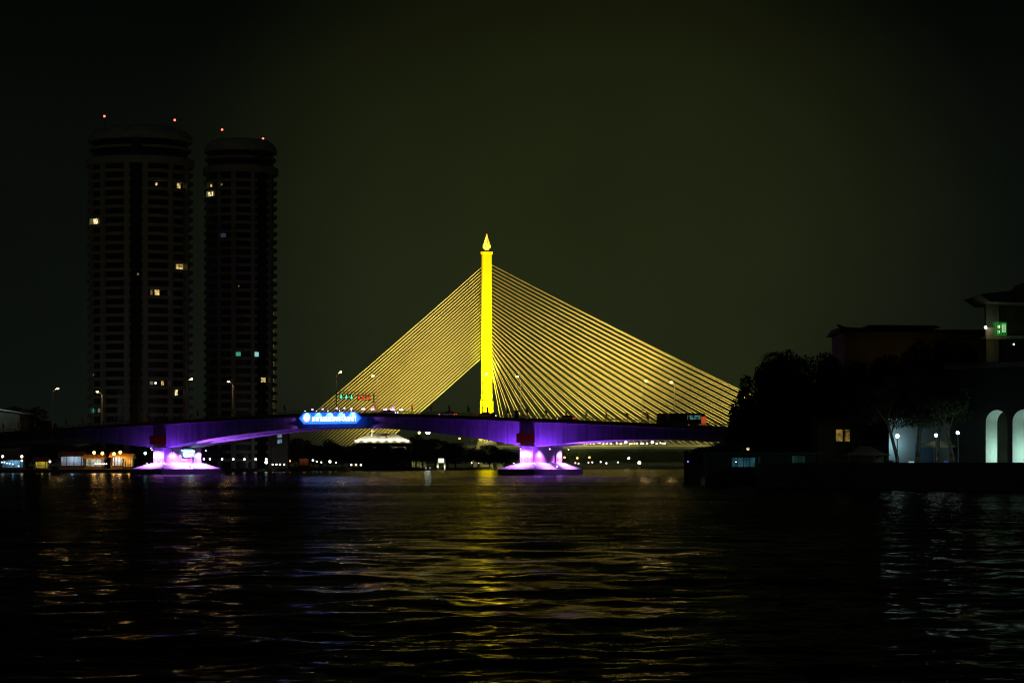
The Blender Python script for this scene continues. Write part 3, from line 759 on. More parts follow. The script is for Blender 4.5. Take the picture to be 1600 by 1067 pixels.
for px, lab in ((770,'dark cabinet on the deck right of the pylon foot'), (807,'tall dark cabinet on the deck above the right pier')):
    tt = gt(px, -10.2); t = thing('utility_cabinet', lab, 'cabinet', gw(tt,-10.1,zdeck(tt)), -BA)
    h = 1.4 if px == 770 else 2.1
    m = MB(); m.box(-.42,.42,-.3,.3,.08,h); m.box(-.46,.46,-.34,.34,h,h+.06); m.build('body', DARK, t)
    m = MB(); m.box(-.36,.36,-.32,-.302,.2,h-.15); m.build('door', mat('cabinet_door', (.05,.05,.05), .5), t)

# ------------------------------------------------------------------ tower blocks
def tower(px, halfpx, D, y_top, y_band, fins, slot, label, windows, beacons, asp=.8, base=1.2):
    a = halfpx/F*D; b = a*asp
    x0 = (px-800)/F*D
    t = thing('tower_block', label, 'tower', (x0, D, base))
    zl = lambda py: CAMZ + (HZ-py)/F*(D-b) - base
    def ell(s, z, scallop=0, n=72):
        q = []
        for k in range(n):
            ph = 2*math.pi*k/n
            r = 1 + scallop*math.cos(ph*10)
            q.append((a*s*r*math.sin(ph), -b*s*r*math.cos(ph), z))
        return q
    hb = zl(y_band)
    m = MB(); m.loft([ell(.91,0), ell(.91,hb+1)]); body = m.build('glazed_wall', DARKGLASS, t)
    nf = int(hb/3.27)
    # one balcony ring per floor, broken at the dark slot
    m = MB(); n = 120
    def ring(m, z0, z1, r0, r1, sl):
        prev = None
        for k in range(n+1):
            ph = -math.pi + 2*math.pi*k/n
            gap = abs(a*math.sin(ph)-sl) < .09*a and math.cos(ph) > 0
            bul = 1 + .018*math.cos(ph*12)
            p = [(a*r*bul*math.sin(ph), -b*r*bul*math.cos(ph), z) for r, z in ((r0,z0),(r1,z0),(r1,z1),(r0,z1))]
            if prev and not gap: m.add(prev+p, [(0,1,5,4),(1,2,6,5),(2,3,7,6),(3,0,4,7)])
            prev = p if not gap else None
    sl = (slot-px)/F*D
    ring(m, 0, 1.15, .90, .985, sl)
    me = m.mesh('balcony', TOW)
    for k in range(nf):
        link('balcony', me, t, (0,0,k*3.27+2.6))
    for fx, wd in fins:
        X = (fx-px)/F*D; ph = math.asin(max(-.98, min(.98, X/a)))
        p = Vector((a*math.sin(ph), -b*math.cos(ph), 0)); o = Vector((math.sin(ph), -math.cos(ph), 0)); q = Vector((o.y, -o.x, 0))
        hwd = wd/F*D/2
        m = MB(); c = [p*.9 - q*hwd, p*.9 + q*hwd, p*1.0 + q*hwd, p*1.0 - q*hwd]
        m.prism([(v.x,v.y) for v in c], 'z', 0, hb); m.build('fin', TOW, t)
    # crown
    hc = zl(y_top)-hb
    m = MB(); m.loft([ell(1.01,hb), ell(1.03,hb+.4), ell(1.03,hb+2.6), ell(1.0,hb+2.9)]); m.build('crown_band', TOW, t)
    m = MB(); m.loft([ell(.9,hb+2.9), ell(.9,hb+hc*.62)]); m.build('plant_storey', DARKGLASS, t)
    m = MB(); m.loft([ell(.97,hb+hc*.40), ell(.97,hb+hc*.40+.9)]); m.build('crown_ledge', TOW, t)
    m = MB(); m.loft([ell(.98,hb+hc*.62), ell(1.0,hb+hc*.66), ell(.97,hb+hc*.78), ell(.88,hb+hc*.9), ell(.76,hb+hc*.98), ell(.6,hb+hc)]); m.build('crown_roof', mat('crown_sheeting',(.62,.64,.56),.9,var=.2,scale=.3,spec=.1), t)
    m = MB(); m.box(sl-.085*a, sl+.085*a, -b*1.04, -b*.7, hb+2.95, hb+hc*.6); m.build('crown_recess', DARK, t)
    for (wx, wy, ww, wh, col) in windows:
        X = (wx-px)/F*D; ph = math.asin(max(-.93, min(.93, X/(a*.925)))); o = Vector((a*.925*math.sin(ph), -b*.925*math.cos(ph), 0))
        z = CAMZ + (HZ-wy)/F*(D-b) - base
        fl = round((z-2.6-2.2)/3.27); zc_ = fl*3.27+2.6+2.2
        q = Vector((math.cos(ph), math.sin(ph)*asp, 0)).normalized(); hwd = ww/F*D/2; hh_ = wh/F*D/2
        m = MB(); nn = Vector((q.y, -q.x, 0))*.12
        z0, z1 = zc_-hh_, min(zc_+hh_, zc_+1.0)
        m.add([o-q*hwd+Vector((0,0,z0)), o+q*hwd+Vector((0,0,z0)), o+q*hwd+Vector((0,0,z1)), o-q*hwd+Vector((0,0,z1))]+[o-q*hwd+nn+Vector((0,0,z0)), o+q*hwd+nn+Vector((0,0,z0)), o+q*hwd+nn+Vector((0,0,z1)), o-q*hwd+nn+Vector((0,0,z1))],
            [(0,1,2,3),(4,5,6,7),(0,1,5,4),(1,2,6,5),(2,3,7,6),(3,0,4,7)])
        m.build('window', col, t)
    for bx, by in beacons:
        X = (bx-px)/F*D; z = CAMZ + (HZ-by)/F*D - base
        m = MB(); m.tube((X,0,hb+hc*.85),(X,0,z-.3), .08, n=5); k = m.build('mast', DARK, t)
        m = MB(); m.ball((X,0,z), .42, 8); m.build('beacon', emitmat('red_beacon', (1.0,.10,.07), 5), k)
    return t
WY = winmat('window_warm', (1.0,.72,.25), (.8,.45,.1), 1.1, .9); WYB = winmat('window_bright', (1.0,.85,.4), (1.0,.6,.2), 1.8, .9)
WT = emitmat('window_teal', (.10,.62,.42), .45); WTB = emitmat('window_cyan', (.35,.85,.8), .7); WB = emitmat('window_blue', (.05,.08,.14), .35); WDIM = emitmat('window_dim', (.5,.42,.2), .25)
WW = emitmat('window_white', (.85,.9,1.0), 2.0)
tower(219, 82, 800, 190, 254, ((145,3),(168,5),(209,8),(238,8),(276,5),(297,5)), 224, 'taller left round-fronted tower block with dark balconies and scattered lit windows',
    ((253,289,3,4,WY),(284,290,6,8,WY),(156,340,12,8,WYB),(226,421,3,3,WDIM),(285,412,14,7,WY),(254,452,7,8,WY),(246,452,3,7,WDIM),(246,604,5,5,WDIM),(252,605,3,3,WW),(262,604,4,6,WY),(281,606,5,9,WYB),(151,590,3,3,WDIM),(206,633,3,3,WW),(148,645,16,6,WT),(163,645,6,6,WDIM)),
    ((163,182),(273,188)))
tower(376, 57, 850, 212, 268, ((325,3),(347,4),(371,7),(401,5),(427,4)), 414, 'shorter right round-fronted tower block close beside the left one',
    ((334,290,4,4,WY),(333,301,14,6,WYB),(352,292,3,3,WDIM),(355,369,8,6,WB),(399,371,2,5,WDIM),(377,556,10,6,WT),(405,556,8,7,WTB),(415,597,8,7,WY),(327,620,5,5,WW),(325,450,2,2,WDIM),(379,450,2,2,WDIM)),
    ((347,203),(411,217)), asp=.9)

# ------------------------------------------------------------------ left bank under the bridge
def shed(px0, px1, y_roof, y_floor, D, label, wall, roofm=TILE, depth=6, posts=4, roof_h=1.6, light_col=None, power=0, name='waterside_restaurant', cat='restaurant', base=1.2, deck=True):
    x0 = (px0-800)/F*D; x1 = (px1-800)/F*D; wv = x1-x0
    zf = CAMZ+(HZ-y_floor)/F*D - base; zr = CAMZ+(HZ-y_roof)/F*D - base
    t = thing(name, label, cat, ((x0+x1)/2, D, base))
    h = wv/2
    if deck: m = MB(); m.box(-h,h,-.5,depth,min(0,zf-.25),zf); m.build('floor_deck', WOOD, t)
    m = MB(); m.box(-h,h,depth-.25,depth,zf,zr); m.box(-h,-h+.2,depth*.5,depth-.25,zf,zr); m.box(h-.2,h,depth*.5,depth-.25,zf,zr); m.build('wall', wall, t)
    for k in range(posts):
        x = -h+.15+k*(wv-.3)/(posts-1); m = MB(); m.box(x-.09,x+.09,-.1,.08,zf,zr); m.build('post', WOOD, t)
    m = MB(); m.prism([(-.9,zr),(depth+.6,zr),(depth*.5,zr+roof_h)], 'x', -h-.6, h+.6); m.build('roof', roofm, t)
    m = MB()
    for z in (zf+.5, zf+.95): m.box(-h,h,-.3,-.24,z-.04,z+.04)
    for k in range(int(wv/1.2)+1): m.box(-h+k*1.2-.03,-h+k*1.2+.03,-.32,-.26,zf,zf+.95)
    m.build('balustrade', WOOD, t)
    if power:
        light('POINT', ((x0+x1)/2, D+depth*.55, base+zr-.4), power, light_col, radius=.3)
    return t
BLUEW = mat('blue_washed_wall', (.35,.42,.5), .8); CREAM = mat('cream_wall', (.55,.48,.34), .8)
shed(0, 33, 719, 730, 712, 'low waterside shelter with blue-lit tables at the far left bank', BLUEW, light_col=(.3,.75,1.0), power=260)
shed(52, 72, 721, 731, 712, 'small yellow-lit hut on the left bank', CREAM, light_col=(.95,.85,.1), power=130, name='hut', cat='hut', posts=2)
shed(92, 128, 713, 727, 712, 'white-fronted waterside restaurant lit pale blue inside', WHITE, light_col=(.5,.7,1.0), power=230)
shed(131, 160, 717, 728, 708, 'open waterside restaurant with an orange glowing awning', CREAM, roofm=mat('orange_lit_awning',(.6,.33,.1),.8), light_col=(.7,.9,1.0), power=320)  # orange lamplight on these roofs is put into the awning colour
shed(173, 190, 714, 727, 706, 'narrow waterside restaurant with white doors and an orange-lit roof', WHITE, roofm=mat('orange_lit_awning',(.6,.33,.1),.8), light_col=(.9,.95,1.0), power=300)
shed(191, 205, 716, 729, 705, 'two-tier orange-lit terrace beside the left pier', CREAM, roofm=mat('orange_lit_awning',(.6,.33,.1),.8), light_col=(1.0,.55,.12), power=400, name='terrace', cat='terrace')
orl = emitmat('orange_bulb', (1.0,.5,.1), 6)
def lampthing(px, py, D, r, em, label, group=None, base=1.2, lp=0, lc=None, name='lamp_post', off=-.6):
    p = W(px, py, D)
    t = globe_lamp((p.x, D, base), p.z-base-r*.9, r, em, label, group, name=name)
    if lp: light('POINT', (p.x, D+off, p.z-.2), lp, lc, radius=r)
    return t
for px, py, nm in ((147,707,'left of the glowing awning'),(160,708,'above the glowing awning'),(178,709,'over the white doors'),(188,706.5,'right of the white doors')):
    lampthing(px, py, 704, .52, orl, 'bright orange lamp on the left bank, ' + nm, 'orange lamps of the restaurants', lp=650, lc=(1.0,.48,.1), off=-.9)
whl = emitmat('white_globe', (1.0,.93,.8), 6); tel = emitmat('teal_globe', (.35,1.0,.9), 9)
for px, py, r, nm in ((4,713,.4,'at the far left edge of the bank'),(34,713,.42,'upper globe left of the yellow hut'),(34,719.5,.3,'lower globe left of the yellow hut'),(78,721,.34,'between the yellow hut and the white restaurant')):
    lampthing(px, py, 700 if r!=.3 else 699, r, whl, 'white globe lamp, ' + nm, 'white lamps of the left bank', lp=18, lc=(1,.9,.75))
lampthing(227, 708, 705, .45, tel, 'teal-white lamp left of the left pier', lp=60, lc=(.3,1.0,.9))
lampthing(236.5, 700.5, 690, .26, whl, 'small white lamp behind the left pier')
# guest tables with bulbs
for k, (px, py) in enumerate(((3,722),(7,722),(11,723.5),(15,724),(20,725),(29,728))):
    lampthing(px, py, 706, .2, emitmat('pale_blue_bulb', (.6,.75,1.0), 5), 'tiny pale blue bulb over the tables of the far left shelter', 'bulbs of the far left shelter', name='string_bulb')
for k in range(7):
    lampthing(149+k*2.9, 724.5, 701, .2, emitmat('pink_white_bulb', (1.0,.85,.9), 3.5), 'tiny white bulb on the rail below the orange lamps', 'bulbs below the orange lamps', name='string_bulb')

# pale curved roof behind the far left end
p = W(6, 636, 745); t = thing('curved_roof_hall', 'hall with a pale curved roof at the far left', 'building', (p.x, 745, 1.2))
zr = p.z-1.2
m = MB(); m.box(-14,5.5,0,14,0,zr-1.6); m.build('wall', CONCD, t)
m = MB(); pts = [(-16 + 23*k/14, zr - 1.9*((k/14)**2.4)) for k in range(15)]
m.prism(pts + [(x, z-.45) for x, z in reversed(pts)], 'y', -1.5, 15); m.build('roof', mat('teal_white_roof', (.55,.65,.62), .5, var=.05), t)
light('SPOT', (p.x-3, 736, 1.2+zr+2.0), 500, (.7,1.0,.92), (p.x-1, 745, 1.2+zr-.6), 110, .8)

# dark trees of the left bank
n_ = 0
for px, top, D, wd, v in ((-10,640,780,90,0),(30,633,820,90,1),(70,655,800,70,2),(100,690,760,60,0),(140,694,770,60,1),(60,700,760,60,2),(15,698,770,60,1),(180,696,760,50,0),(215,700,750,50,2),(240,690,780,60,1),
        (320,690,800,60,1),(350,688,860,60,0),(385,692,880,60,2),(415,690,900,50,1)):
    tree(px, top, D, wd, 1.2, 'dark leafy tree standing behind the left bank lamps', v, 'dark trees of the left bank', clear=.12)
# row of white lamps along the bank
for k, (px, py) in enumerate(((318.5,717),(328,717),(347,717.2),(364.5,717.3),(382,717.3),(399.5,717.3),(416,717.4))):
    D = 735 + 14*k
    lampthing(px, py, D, .29 + .02*k, emitmat('row_lamp', (1.0,.95,.82), 6), f'white promenade lamp, {["first","second","third","fourth","fifth","sixth","seventh"][k]} right of the left pier', 'row of white promenade lamps', lp=16, lc=(1,.95,.8))
lampthing(416, 722, 815, .55, emitmat('mint_globe', (.7,1.0,.9), 8), 'tall glowing mint lamp below the last promenade lamp', lp=70, lc=(.4,1.0,.75))
for k, px in enumerate((426,432,437.5,444)):
    lampthing(px, 725.5, 830, .3, whl, f'low white bollard light, {["first","second","third","fourth"][k]} right of the mint lamp', 'low bollard lights', name='bollard_light')
lampthing(452, 720, 850, .45, orl, 'orange lamp before the rusty shed on the dark bank', lp=100, lc=(1,.5,.12))
shed(466, 482, 716, 727, 880, 'rusty brown shed on the dark bank', TILE, name='shed', cat='shed', posts=3, light_col=(1,.5,.25), power=90)
for k, (px, py, r) in enumerate(((489,719,.4),(495,721,.3),(502,722,.3),(515.5,721,.55),(525,722.5,.25),(549,726,.35),(556.5,726,.32),(564,726,.42))):
    lampthing(px, py, 930 if px < 530 else 960, r, whl, f'pale lamp on the dark bank below the blue sign, {["first","second","third","fourth","fifth","sixth","seventh","eighth"][k]} from the left', 'pale lamps on the dark bank')
# house with two blue windows
p = W(437, 672, 840); t = thing('apartment_house', 'narrow dark house with two pale blue windows one above the other', 'house', (p.x, 840, 1.2))
m = MB(); m.box(-3.2,3.2,0,7,0,p.z-1.2+1); m.build('wall', CONCD, t)
m = MB(); m.box(-3.6,3.6,-.4,7.4,p.z-1.2+1,p.z-1.2+1.4); m.build('roof', CONCD, t)
for py in (680, 689.5):
    z = W(437, py, 840).z-1.2; m = MB(); m.box(-.85,.85,-.06,.02,z-.8,z+.8); f = m.build('window', winmat('window_skyblue', (.4,.62,.85), (.3,.45,.6), .55, 1.5), t)
    m = MB(); m.box(-.04,.04,-.1,-.06,z-.8,z+.8); m.box(-.95,.95,-.1,-.04,z-.92,z-.8); m.build('frame', DARK, f)
# trees below the sign, in front of the far stays
for px, top, D, wd, v in ((440,697,930,40,0),(468,683,1000,46,1),(490,694,1010,44,2),(512,684,1010,40,0),(535,695,1000,44,1),(560,694,1020,50,2),(590,694,1030,60,0),(462,700,960,60,2),(500,702,970,60,1),(545,704,990,60,0),(650,678,1120,52,0),(680,684,1140,56,1),(712,690,1150,50,2),(738,700,1180,46,0),(660,697,1100,60,1),(700,702,1110,60,2),(765,694,1300,44,1),(790,700,1340,40,0),(772,708,1290,50,2),(812,712,1480,50,0),(630,700,1060,50,2),(556,692,1004,40,0),(580,690.5,1006,44,1),(604,691.5,1005,44,2),(628,692.5,1006,36,0),(568,699,1000,50,1),(600,700,1000,50,2)):
    tree(px, top, D, wd, 1.2, 'dark tree on the middle bank below the girder', v, 'dark trees of the middle bank', clear=.1)
# white-lit hipped roof hall
D = 1015; x0 = (553-800)/F*D; x1 = (641-800)/F*D; zb = W(0,688.5,D).z-1.2; zt_ = W(0,676.5,D).z-1.2
t = thing('riverside_hall', 'low hall with a white floodlit hipped roof under the bridge', 'building', ((x0+x1)/2, D, 1.2)); h = (x1-x0)/2
m = MB(); m.box(-h+2,h-2,2,16,0,zb-1.0); m.build('wall', CONCD, t)
m = MB(); m.box(-h,h,-.4,18.4,zb-1.0,zb); m.build('eave', DARK, t)
m = MB(); m.frustum((-h,h,0,18,zb),(-h+6.5,h-8,8.5,9.5,zt_)); m.build('roof', WHITE, t)
m = MB(); m.box(-1.6,1.6,1.8,6,zb+.5,zb+2.2); m.box(1.9,3.6,3,6,zb+.9,zb+2.6); m.build('roof_dormer', DARK, t)
m = MB(); m.tube((-5,4,zb+2),(-5,4,zb+7), .12, n=5); m.box(-5,-3.8,3.9,4.1,zb+6,zb+6.2); m.box(-5,-3.9,3.9,4.1,zb+4.6,zb+4.8); m.build('antenna', WHITE, t)
for k in range(7):
    X = (x0+x1)/2 + (-h+1.5 + k*(2*h-3)/6)
    light('SPOT', (X, D-2.2, 1.2+zb+.3), 3200, (1.0,.9,.55), (X, D+4.5, 1.2+zb+2.0), 140, .9, .1)
    q = thing('eave_lamp', 'small eave lamp on the white floodlit roof', 'lamp', (X, D-.25, 1.2+zb+.02), 0, 'eave lamps of the white roof')
    m = MB(); m.box(-.3,.3,-.12,.1,0,.2); m.build('housing', DARK, q); m = MB(); m.box(-.24,.24,-.05,.08,.2,.26); m.build('lens', emitmat('eave_bulb', (1,.95,.7), 4), q)
# grey gable block right under it
p = W(626, 693, 1035); t = thing('concrete_block', 'plain grey riverside block right of the white roofed hall', 'building', (p.x, 1035, 1.2))
m = MB(); m.box(-5,5,0,10,0,p.z-1.2); m.build('wall', PALE, t); m = MB(); m.box(-5.3,5.3,-.3,10.3,p.z-1.2,p.z-.8); m.build('roof', CONCD, t)
# stadium-white flood
lampthing(668.5, 674.5, 1160, 1.25, emitmat('stadium_white', (.8,1.0,.97), 22), 'dazzling cool white floodlight on a pole among the trees', lp=2500, lc=(.6,1.0,.9), name='floodlight_pole')
lampthing(655, 676, 1100, .7, emitmat('yellow_globe', (1,.75,.25), 3), 'dim yellow lamp left of the dazzling floodlight', lp=60, lc=(1,.8,.3))
lampthing(718, 685, 1200, .5, orl, 'orange lamp just under the girder left of the right pier')
# small shrine at the water
D = 1085; p = W(690, 730, D); t = thing('shrine_gate', 'small glowing white gateway standing at the water edge', 'gate', (p.x, D-6, -.6))
m = MB(); m.box(-2.6,2.6,-1.5,1.5,-1,.9); m.build('plinth', CONC, t)
for s_ in (-1,1):
    m = MB(); m.box(s_*1.7-.35,s_*1.7+.35,-.5,.5,.9,6.0); m.build('post', WHITE, t)
m = MB(); m.box(-1.35,1.35,-.4,.4,4.3,6.4); m.build('lintel', emitmat('shrine_glow', (1.0,1.0,.72), 1.5), t)
m = MB(); m.prism([(-2.4,6.4),(2.4,6.4),(1.2,7.0),(.3,8.2),(0,9.0),(-.3,8.2),(-1.2,7.0)], 'y', -.8, .8); m.build('roof', TILE, t)
for s_ in (-1,1): light('POINT', (p.x+s_*1.7, D-7.2, 1.6), 60, (1,.95,.55), radius=.2)
for k, px in enumerate((658,665.5,672)):
    lampthing(px, 731.3-.3, 1062, .45, emitmat('dim_cream', (.5,.5,.3), .5), 'dim cream lamp on the quay left of the shrine gate', 'dim lamps left of the shrine gate', base=-.5, name='quay_light')
for px, py, r, em, lab in ((778,719,.6,whl,'white lamp on the bank left of the right pier'),(737,723,.35,whl,'faint white lamp right of the shrine gate'),(748,723,.3,whl,'fainter lamp right of the shrine gate'),(797,722,.9,lampy,'bright warm lamp close left of the right pier'),(787,722.5,.4,whl,'small lamp between the two lamps left of the right pier'),(806,720.5,.6,orl,'orange lamp half hidden by the right pier')):
    lampthing(px, py, 1360 if px < 770 else 1500, r, em, lab)

# ------------------------------------------------------------------ far bank beyond the pylon
for px, top, wd, v in ((880,702,80,0),(925,704,80,1),(965,703,80,2),(1010,702,80,0),(1050,703,80,1),(845,708,70,2),(1085,702,80,2)):
    tree(px, top, 1950, wd, 1.9, 'dim tree of the far bank under the golden bridge', v, 'trees of the far bank', clear=.05)
for k, (px, py, r, em) in enumerate(((882,714.5,.8,orl),(902,715.5,.8,orl),(921,714.5,.8,orl),(899,723,.6,emitmat('pinkish_bulb',(1,.5,.4),5)),(904,724,.55,whl),(919.5,722.5,.6,emitmat('pinkish_bulb',(1,.5,.4),5)),(925.5,722,.55,whl),(938.5,721.5,.6,whl),(947.5,723.5,.65,whl),(965.5,722,.55,whl),(982.5,715.8,1.0,emitmat('rose_bulb',(1,.7,.6),9)),(999,722.8,1.3,emitmat('cream_bulb',(1,.9,.55),12))), ):
    lampthing(px, py, 1880, r, em, f'small {"orange" if k<3 else "pale"} lamp on the far shore right of the right pier, {["first","second","third","fourth","fifth","sixth","seventh","eighth","ninth","tenth","eleventh","twelfth"][k]} of its line', 'lamps of the far shore', base=1.9)

# ------------------------------------------------------------------ right bank
# quay wall along the near right bank
m = MB(); q = [G(1660,204), G(1390,224), G(1200,260), G(1084,303)]
for k in range(3):
    a, b = Vector((*q[k],0)), Vector((*q[k+1],0)); n = Vector(((b-a).y, -(b-a).x, 0)).normalized()
    if n.y > 0: n = -n
    c = [a, b, b+n*1.2, a+n*1.2]
    m.prism([(v.x,v.y) for v in c], 'z', -2, 2.75)
wl = tag(m.build('quay_wall', CONCD), 'dark concrete quay wall along the near right bank', 'wall')
# mooring pile
p = W(1072, 728, 296); t = thing('mooring_pile', 'dark mooring pile at the corner of the right bank', 'pile', (p.x, 296, 0))
m = MB(); m.tube((0,0,-2),(0,0,4.2), .3, .27, 10); m.build('pile', WOOD, t); m = MB(); m.lathe([(.3,4.2),(.3,4.35),(.05,4.5)], n=10); m.build('pile_cap', DARK, t)
# floating landing with teal windows
D = 272; xa = (1090-800)/F*D; xb = (1262-800)/F*D
t = thing('landing_stage', 'dark floating landing stage with a dim teal window band', 'pontoon', ((xa+xb)/2, D-8, 0)); h = (xb-xa)/2
zz = lambda py: CAMZ+(HZ-py)/F*(D-8)
m = MB(); m.box(-h,h,-3,3.5,-.6,zz(748)+.2); m.build('hull', DARK, t)
m = MB(); m.box(-h+.3,h-.3,-2.2,3,zz(746),zz(710)); m.build('cabin', mat('pontoon_paint',(.07,.08,.08),.7), t)
m = MB(); m.prism([(-3.2,zz(710)),(3.6,zz(710)),(3.4,zz(706)),(-2.8,zz(707))], 'x', -h-.3, h+.3); m.build('roof', CONCD, t)
def ppx(px): return (px-800)/F*(D-10.2)-(xa+xb)/2
for a, b, y0, y1, mt in ((1143,1180,715,729,winmat('pontoon_teal',(.03,.13,.17),(.03,.10,.14),.55,.6)),(1184,1188,714,724,winmat('pontoon_teal2',(.03,.10,.10),(.02,.08,.08),.4,.6)),(1208,1224,728,737,winmat('pontoon_pale',(.06,.16,.17),(.03,.1,.1),.6,.6)),(1237,1258,712,727,winmat('pontoon_green',(.01,.045,.03),(.01,.04,.03),.5,.5))):
    m = MB(); m.box(ppx(a),ppx(b),-2.26,-2.21,zz(y1),zz(y0)); f = m.build('window', mt, t)
    m = MB()
    for k in range(5):
        x = ppx(a)+(ppx(b)-ppx(a))*k/4; m.box(x-.03,x+.03,-2.31,-2.265,zz(y1),zz(y0))
    m.build('frame', DARK, f)
lampthing(1150, 721.5, D-14, .05, whl, 'pinprick lamp on the landing stage', base=1.0)
lampthing(1169, 701, 300, .22, emitmat('dim_amber',(1,.7,.3),1.6), 'dim amber lamp above the landing stage', base=2)
lampthing(1075, 721, 285, .09, emitmat('blue_bulb',(.15,.1,1.0),6), 'tiny blue lamp at the corner of the right bank', base=1.0)
# small teal-lit hut wall in the trees
p = W(1227, 696, 300); t = thing('garden_hut', 'small hut with a dim green-lit wall among the right trees', 'hut', (p.x, 300, 1.9))
m = MB(); m.box(-1.6,.8,0,2.4,0,p.z-1.9+1.2); m.build('wall', mat('green_wall',(.2,.4,.28),.8), t); m = MB(); m.box(-1.9,1.1,-.4,2.8,p.z-1.9+1.2,p.z-1.9+1.4); m.build('roof', CONCD, t)
light('POINT', (p.x, 299, p.z+.4), 1.6, (.4,1,.6), radius=.1)

# temple-roofed hall
D = 345; p = W(1320, 518, D); x1 = W(1540, 518, D).x
t = thing('temple_hall', 'dark brown hall with tiered Thai roofs and an upturned ridge end behind the trees', 'building', (p.x, D, 1.9)); L = x1-p.x
zl = lambda py: CAMZ+(HZ-py)/F*D - 1.9
m = MB(); m.box(0,L,0,14,0,zl(519)); m.build('wall', mat('brown_wall',(.3,.2,.03),.8,var=.15), t)
m = MB()
for (a, b, y0, y1) in ((-.8,12.4,518.5,511),(4.3,9.4,511,505.5),(9.0,15,512,506),(14,L+1,519,513)):
    m.prism([(-1.4,zl(y0)),(15,zl(y0)),(10,zl(y1)),(3.5,zl(y1))], 'x', a, b)
rf = m.build('roof', TILE, t)
m = MB(); pts = [(1.0,512),(3.2,511),(6,509.5),(8,507.5),(5.5,508.5),(3.0,508.5),(1.2,506.8),(.1,502.5),(.2,507)]
m.prism([(x-.4, zl(y)) for x, y in pts], 'y', 5.6, 6.2); m.build('ridge_end', TILE, rf)
light('SPOT', (p.x+8, D-10, 16), 50, (1.0,.68,.22), (p.x+7.5, D, zl(524)+1.9), 100, .9)

# roofed lookout building with green balcony
D = 262; zl = lambda py, D=D: CAMZ+(HZ-py)/F*D - 1.9
xl = lambda px, D=D: (px-800)/F*D
X0 = xl(1560); t = thing('lookout_building', 'tall dark building with a wide flat roof and a green-lit balcony at the right edge', 'building', (X0, D, 1.9))
r = lambda px: xl(px)-X0
m = MB(); m.prism([(r(1522),zl(463)),(r(1540),zl(475)),(r(1700),zl(478)),(r(1700),zl(452)),(r(1595),zl(455))], 'y', -3.5, 6); m.prism([(r(1593),zl(455)),(r(1700),zl(452)),(r(1700),zl(436)),(r(1604),zl(440))], 'y', -2, 6); m.build('roof', CONCD, t)
m = MB(); m.box(r(1570),r(1700),2,10,0,zl(476)); m.build('wall', mat('dark_wall',(.08,.08,.07),.8), t)
m = MB(); m.box(r(1541),r(1552.5),0,1.0,zl(566),zl(475)); m.build('pillar', CONCD, t)
m = MB(); m.box(r(1553.5),r(1562),.4,1.2,zl(566),zl(475)); m.build('pillar', CONCD, t)
m = MB(); m.box(r(1536),r(1700),-1.5,2,zl(530),zl(526)); m.box(r(1536),r(1552),-1.5,-1.3,zl(526),zl(513)); m.build('balcony', CREAM, t)
m = MB()
g0, g1, gy0, gy1 = r(1549), r(1568), zl(525), zl(505)
for k in range(9): x = g0+(g1-g0)*k/8; m.box(x-.03,x+.03,-1.5,-1.4,gy0,gy1)
for k in range(6): z = gy0+(gy1-gy0)*k/5; m.box(g0,g1,-1.38,-1.3,z-.03,z+.03)
m.build('balcony_screen', emitmat('green_neon',(.01,.6,.05),.3), t)
m = MB(); m.box(r(1556),r(1559.5),-1.1,-1.0,zl(522),zl(517)); m.box(r(1556),r(1559.5),-1.1,-1.0,zl(514),zl(509)); m.box(r(1563),r(1568),-1.1,-1.0,zl(520),zl(507)); m.build('lit_door', emitmat('pale_lime',(.65,.9,.5),.9), t)
m = MB(); m.box(r(1561),r(1587),-1.0,-.8,zl(467.2),zl(465.6)); m.build('strip_light', emitmat('strip_lime',(.55,.55,.14),.45), t)
m = MB(); m.box(r(1530),r(1700),-1,8,0,zl(566)); m.build('podium', DARK, t)
light('POINT', (X0+r(1546), D-1.8, 1.9+zl(543)), 6, (1,.95,.35), radius=.1)
light('POINT', (X0+r(1558), D-1.2, 1.9+zl(512)), 9, (.6,1,.3), radius=.1)
light('POINT', (X0+r(1566), D-2.4, 1.9+zl(470)), 10, (.8,1,.3), radius=.1)
p = W(1540, 511.5, D-2); q = thing('wall_lamp', 'bright warm lamp at the left end of the green balcony', 'lamp', p)
m = MB(); m.ball((0,0,0), .16, 10); m.build('bulb', lampy, q, smooth=True); m = MB(); m.tube((0,0,-.15),(.25,.5,-.3), .04, n=5); m.build('bracket', DARK, q)
p = W(1584, 538, D-3); q = thing('wall_lamp', 'small mint lamp on the dark building below the green balcony', 'lamp', p)
m = MB(); m.ball((0,0,0), .1, 8); m.build('bulb', tel, q, smooth=True); m = MB(); m.box(-.03,.03,0,4.9,-.03,.03); m.build('bracket', DARK, q)

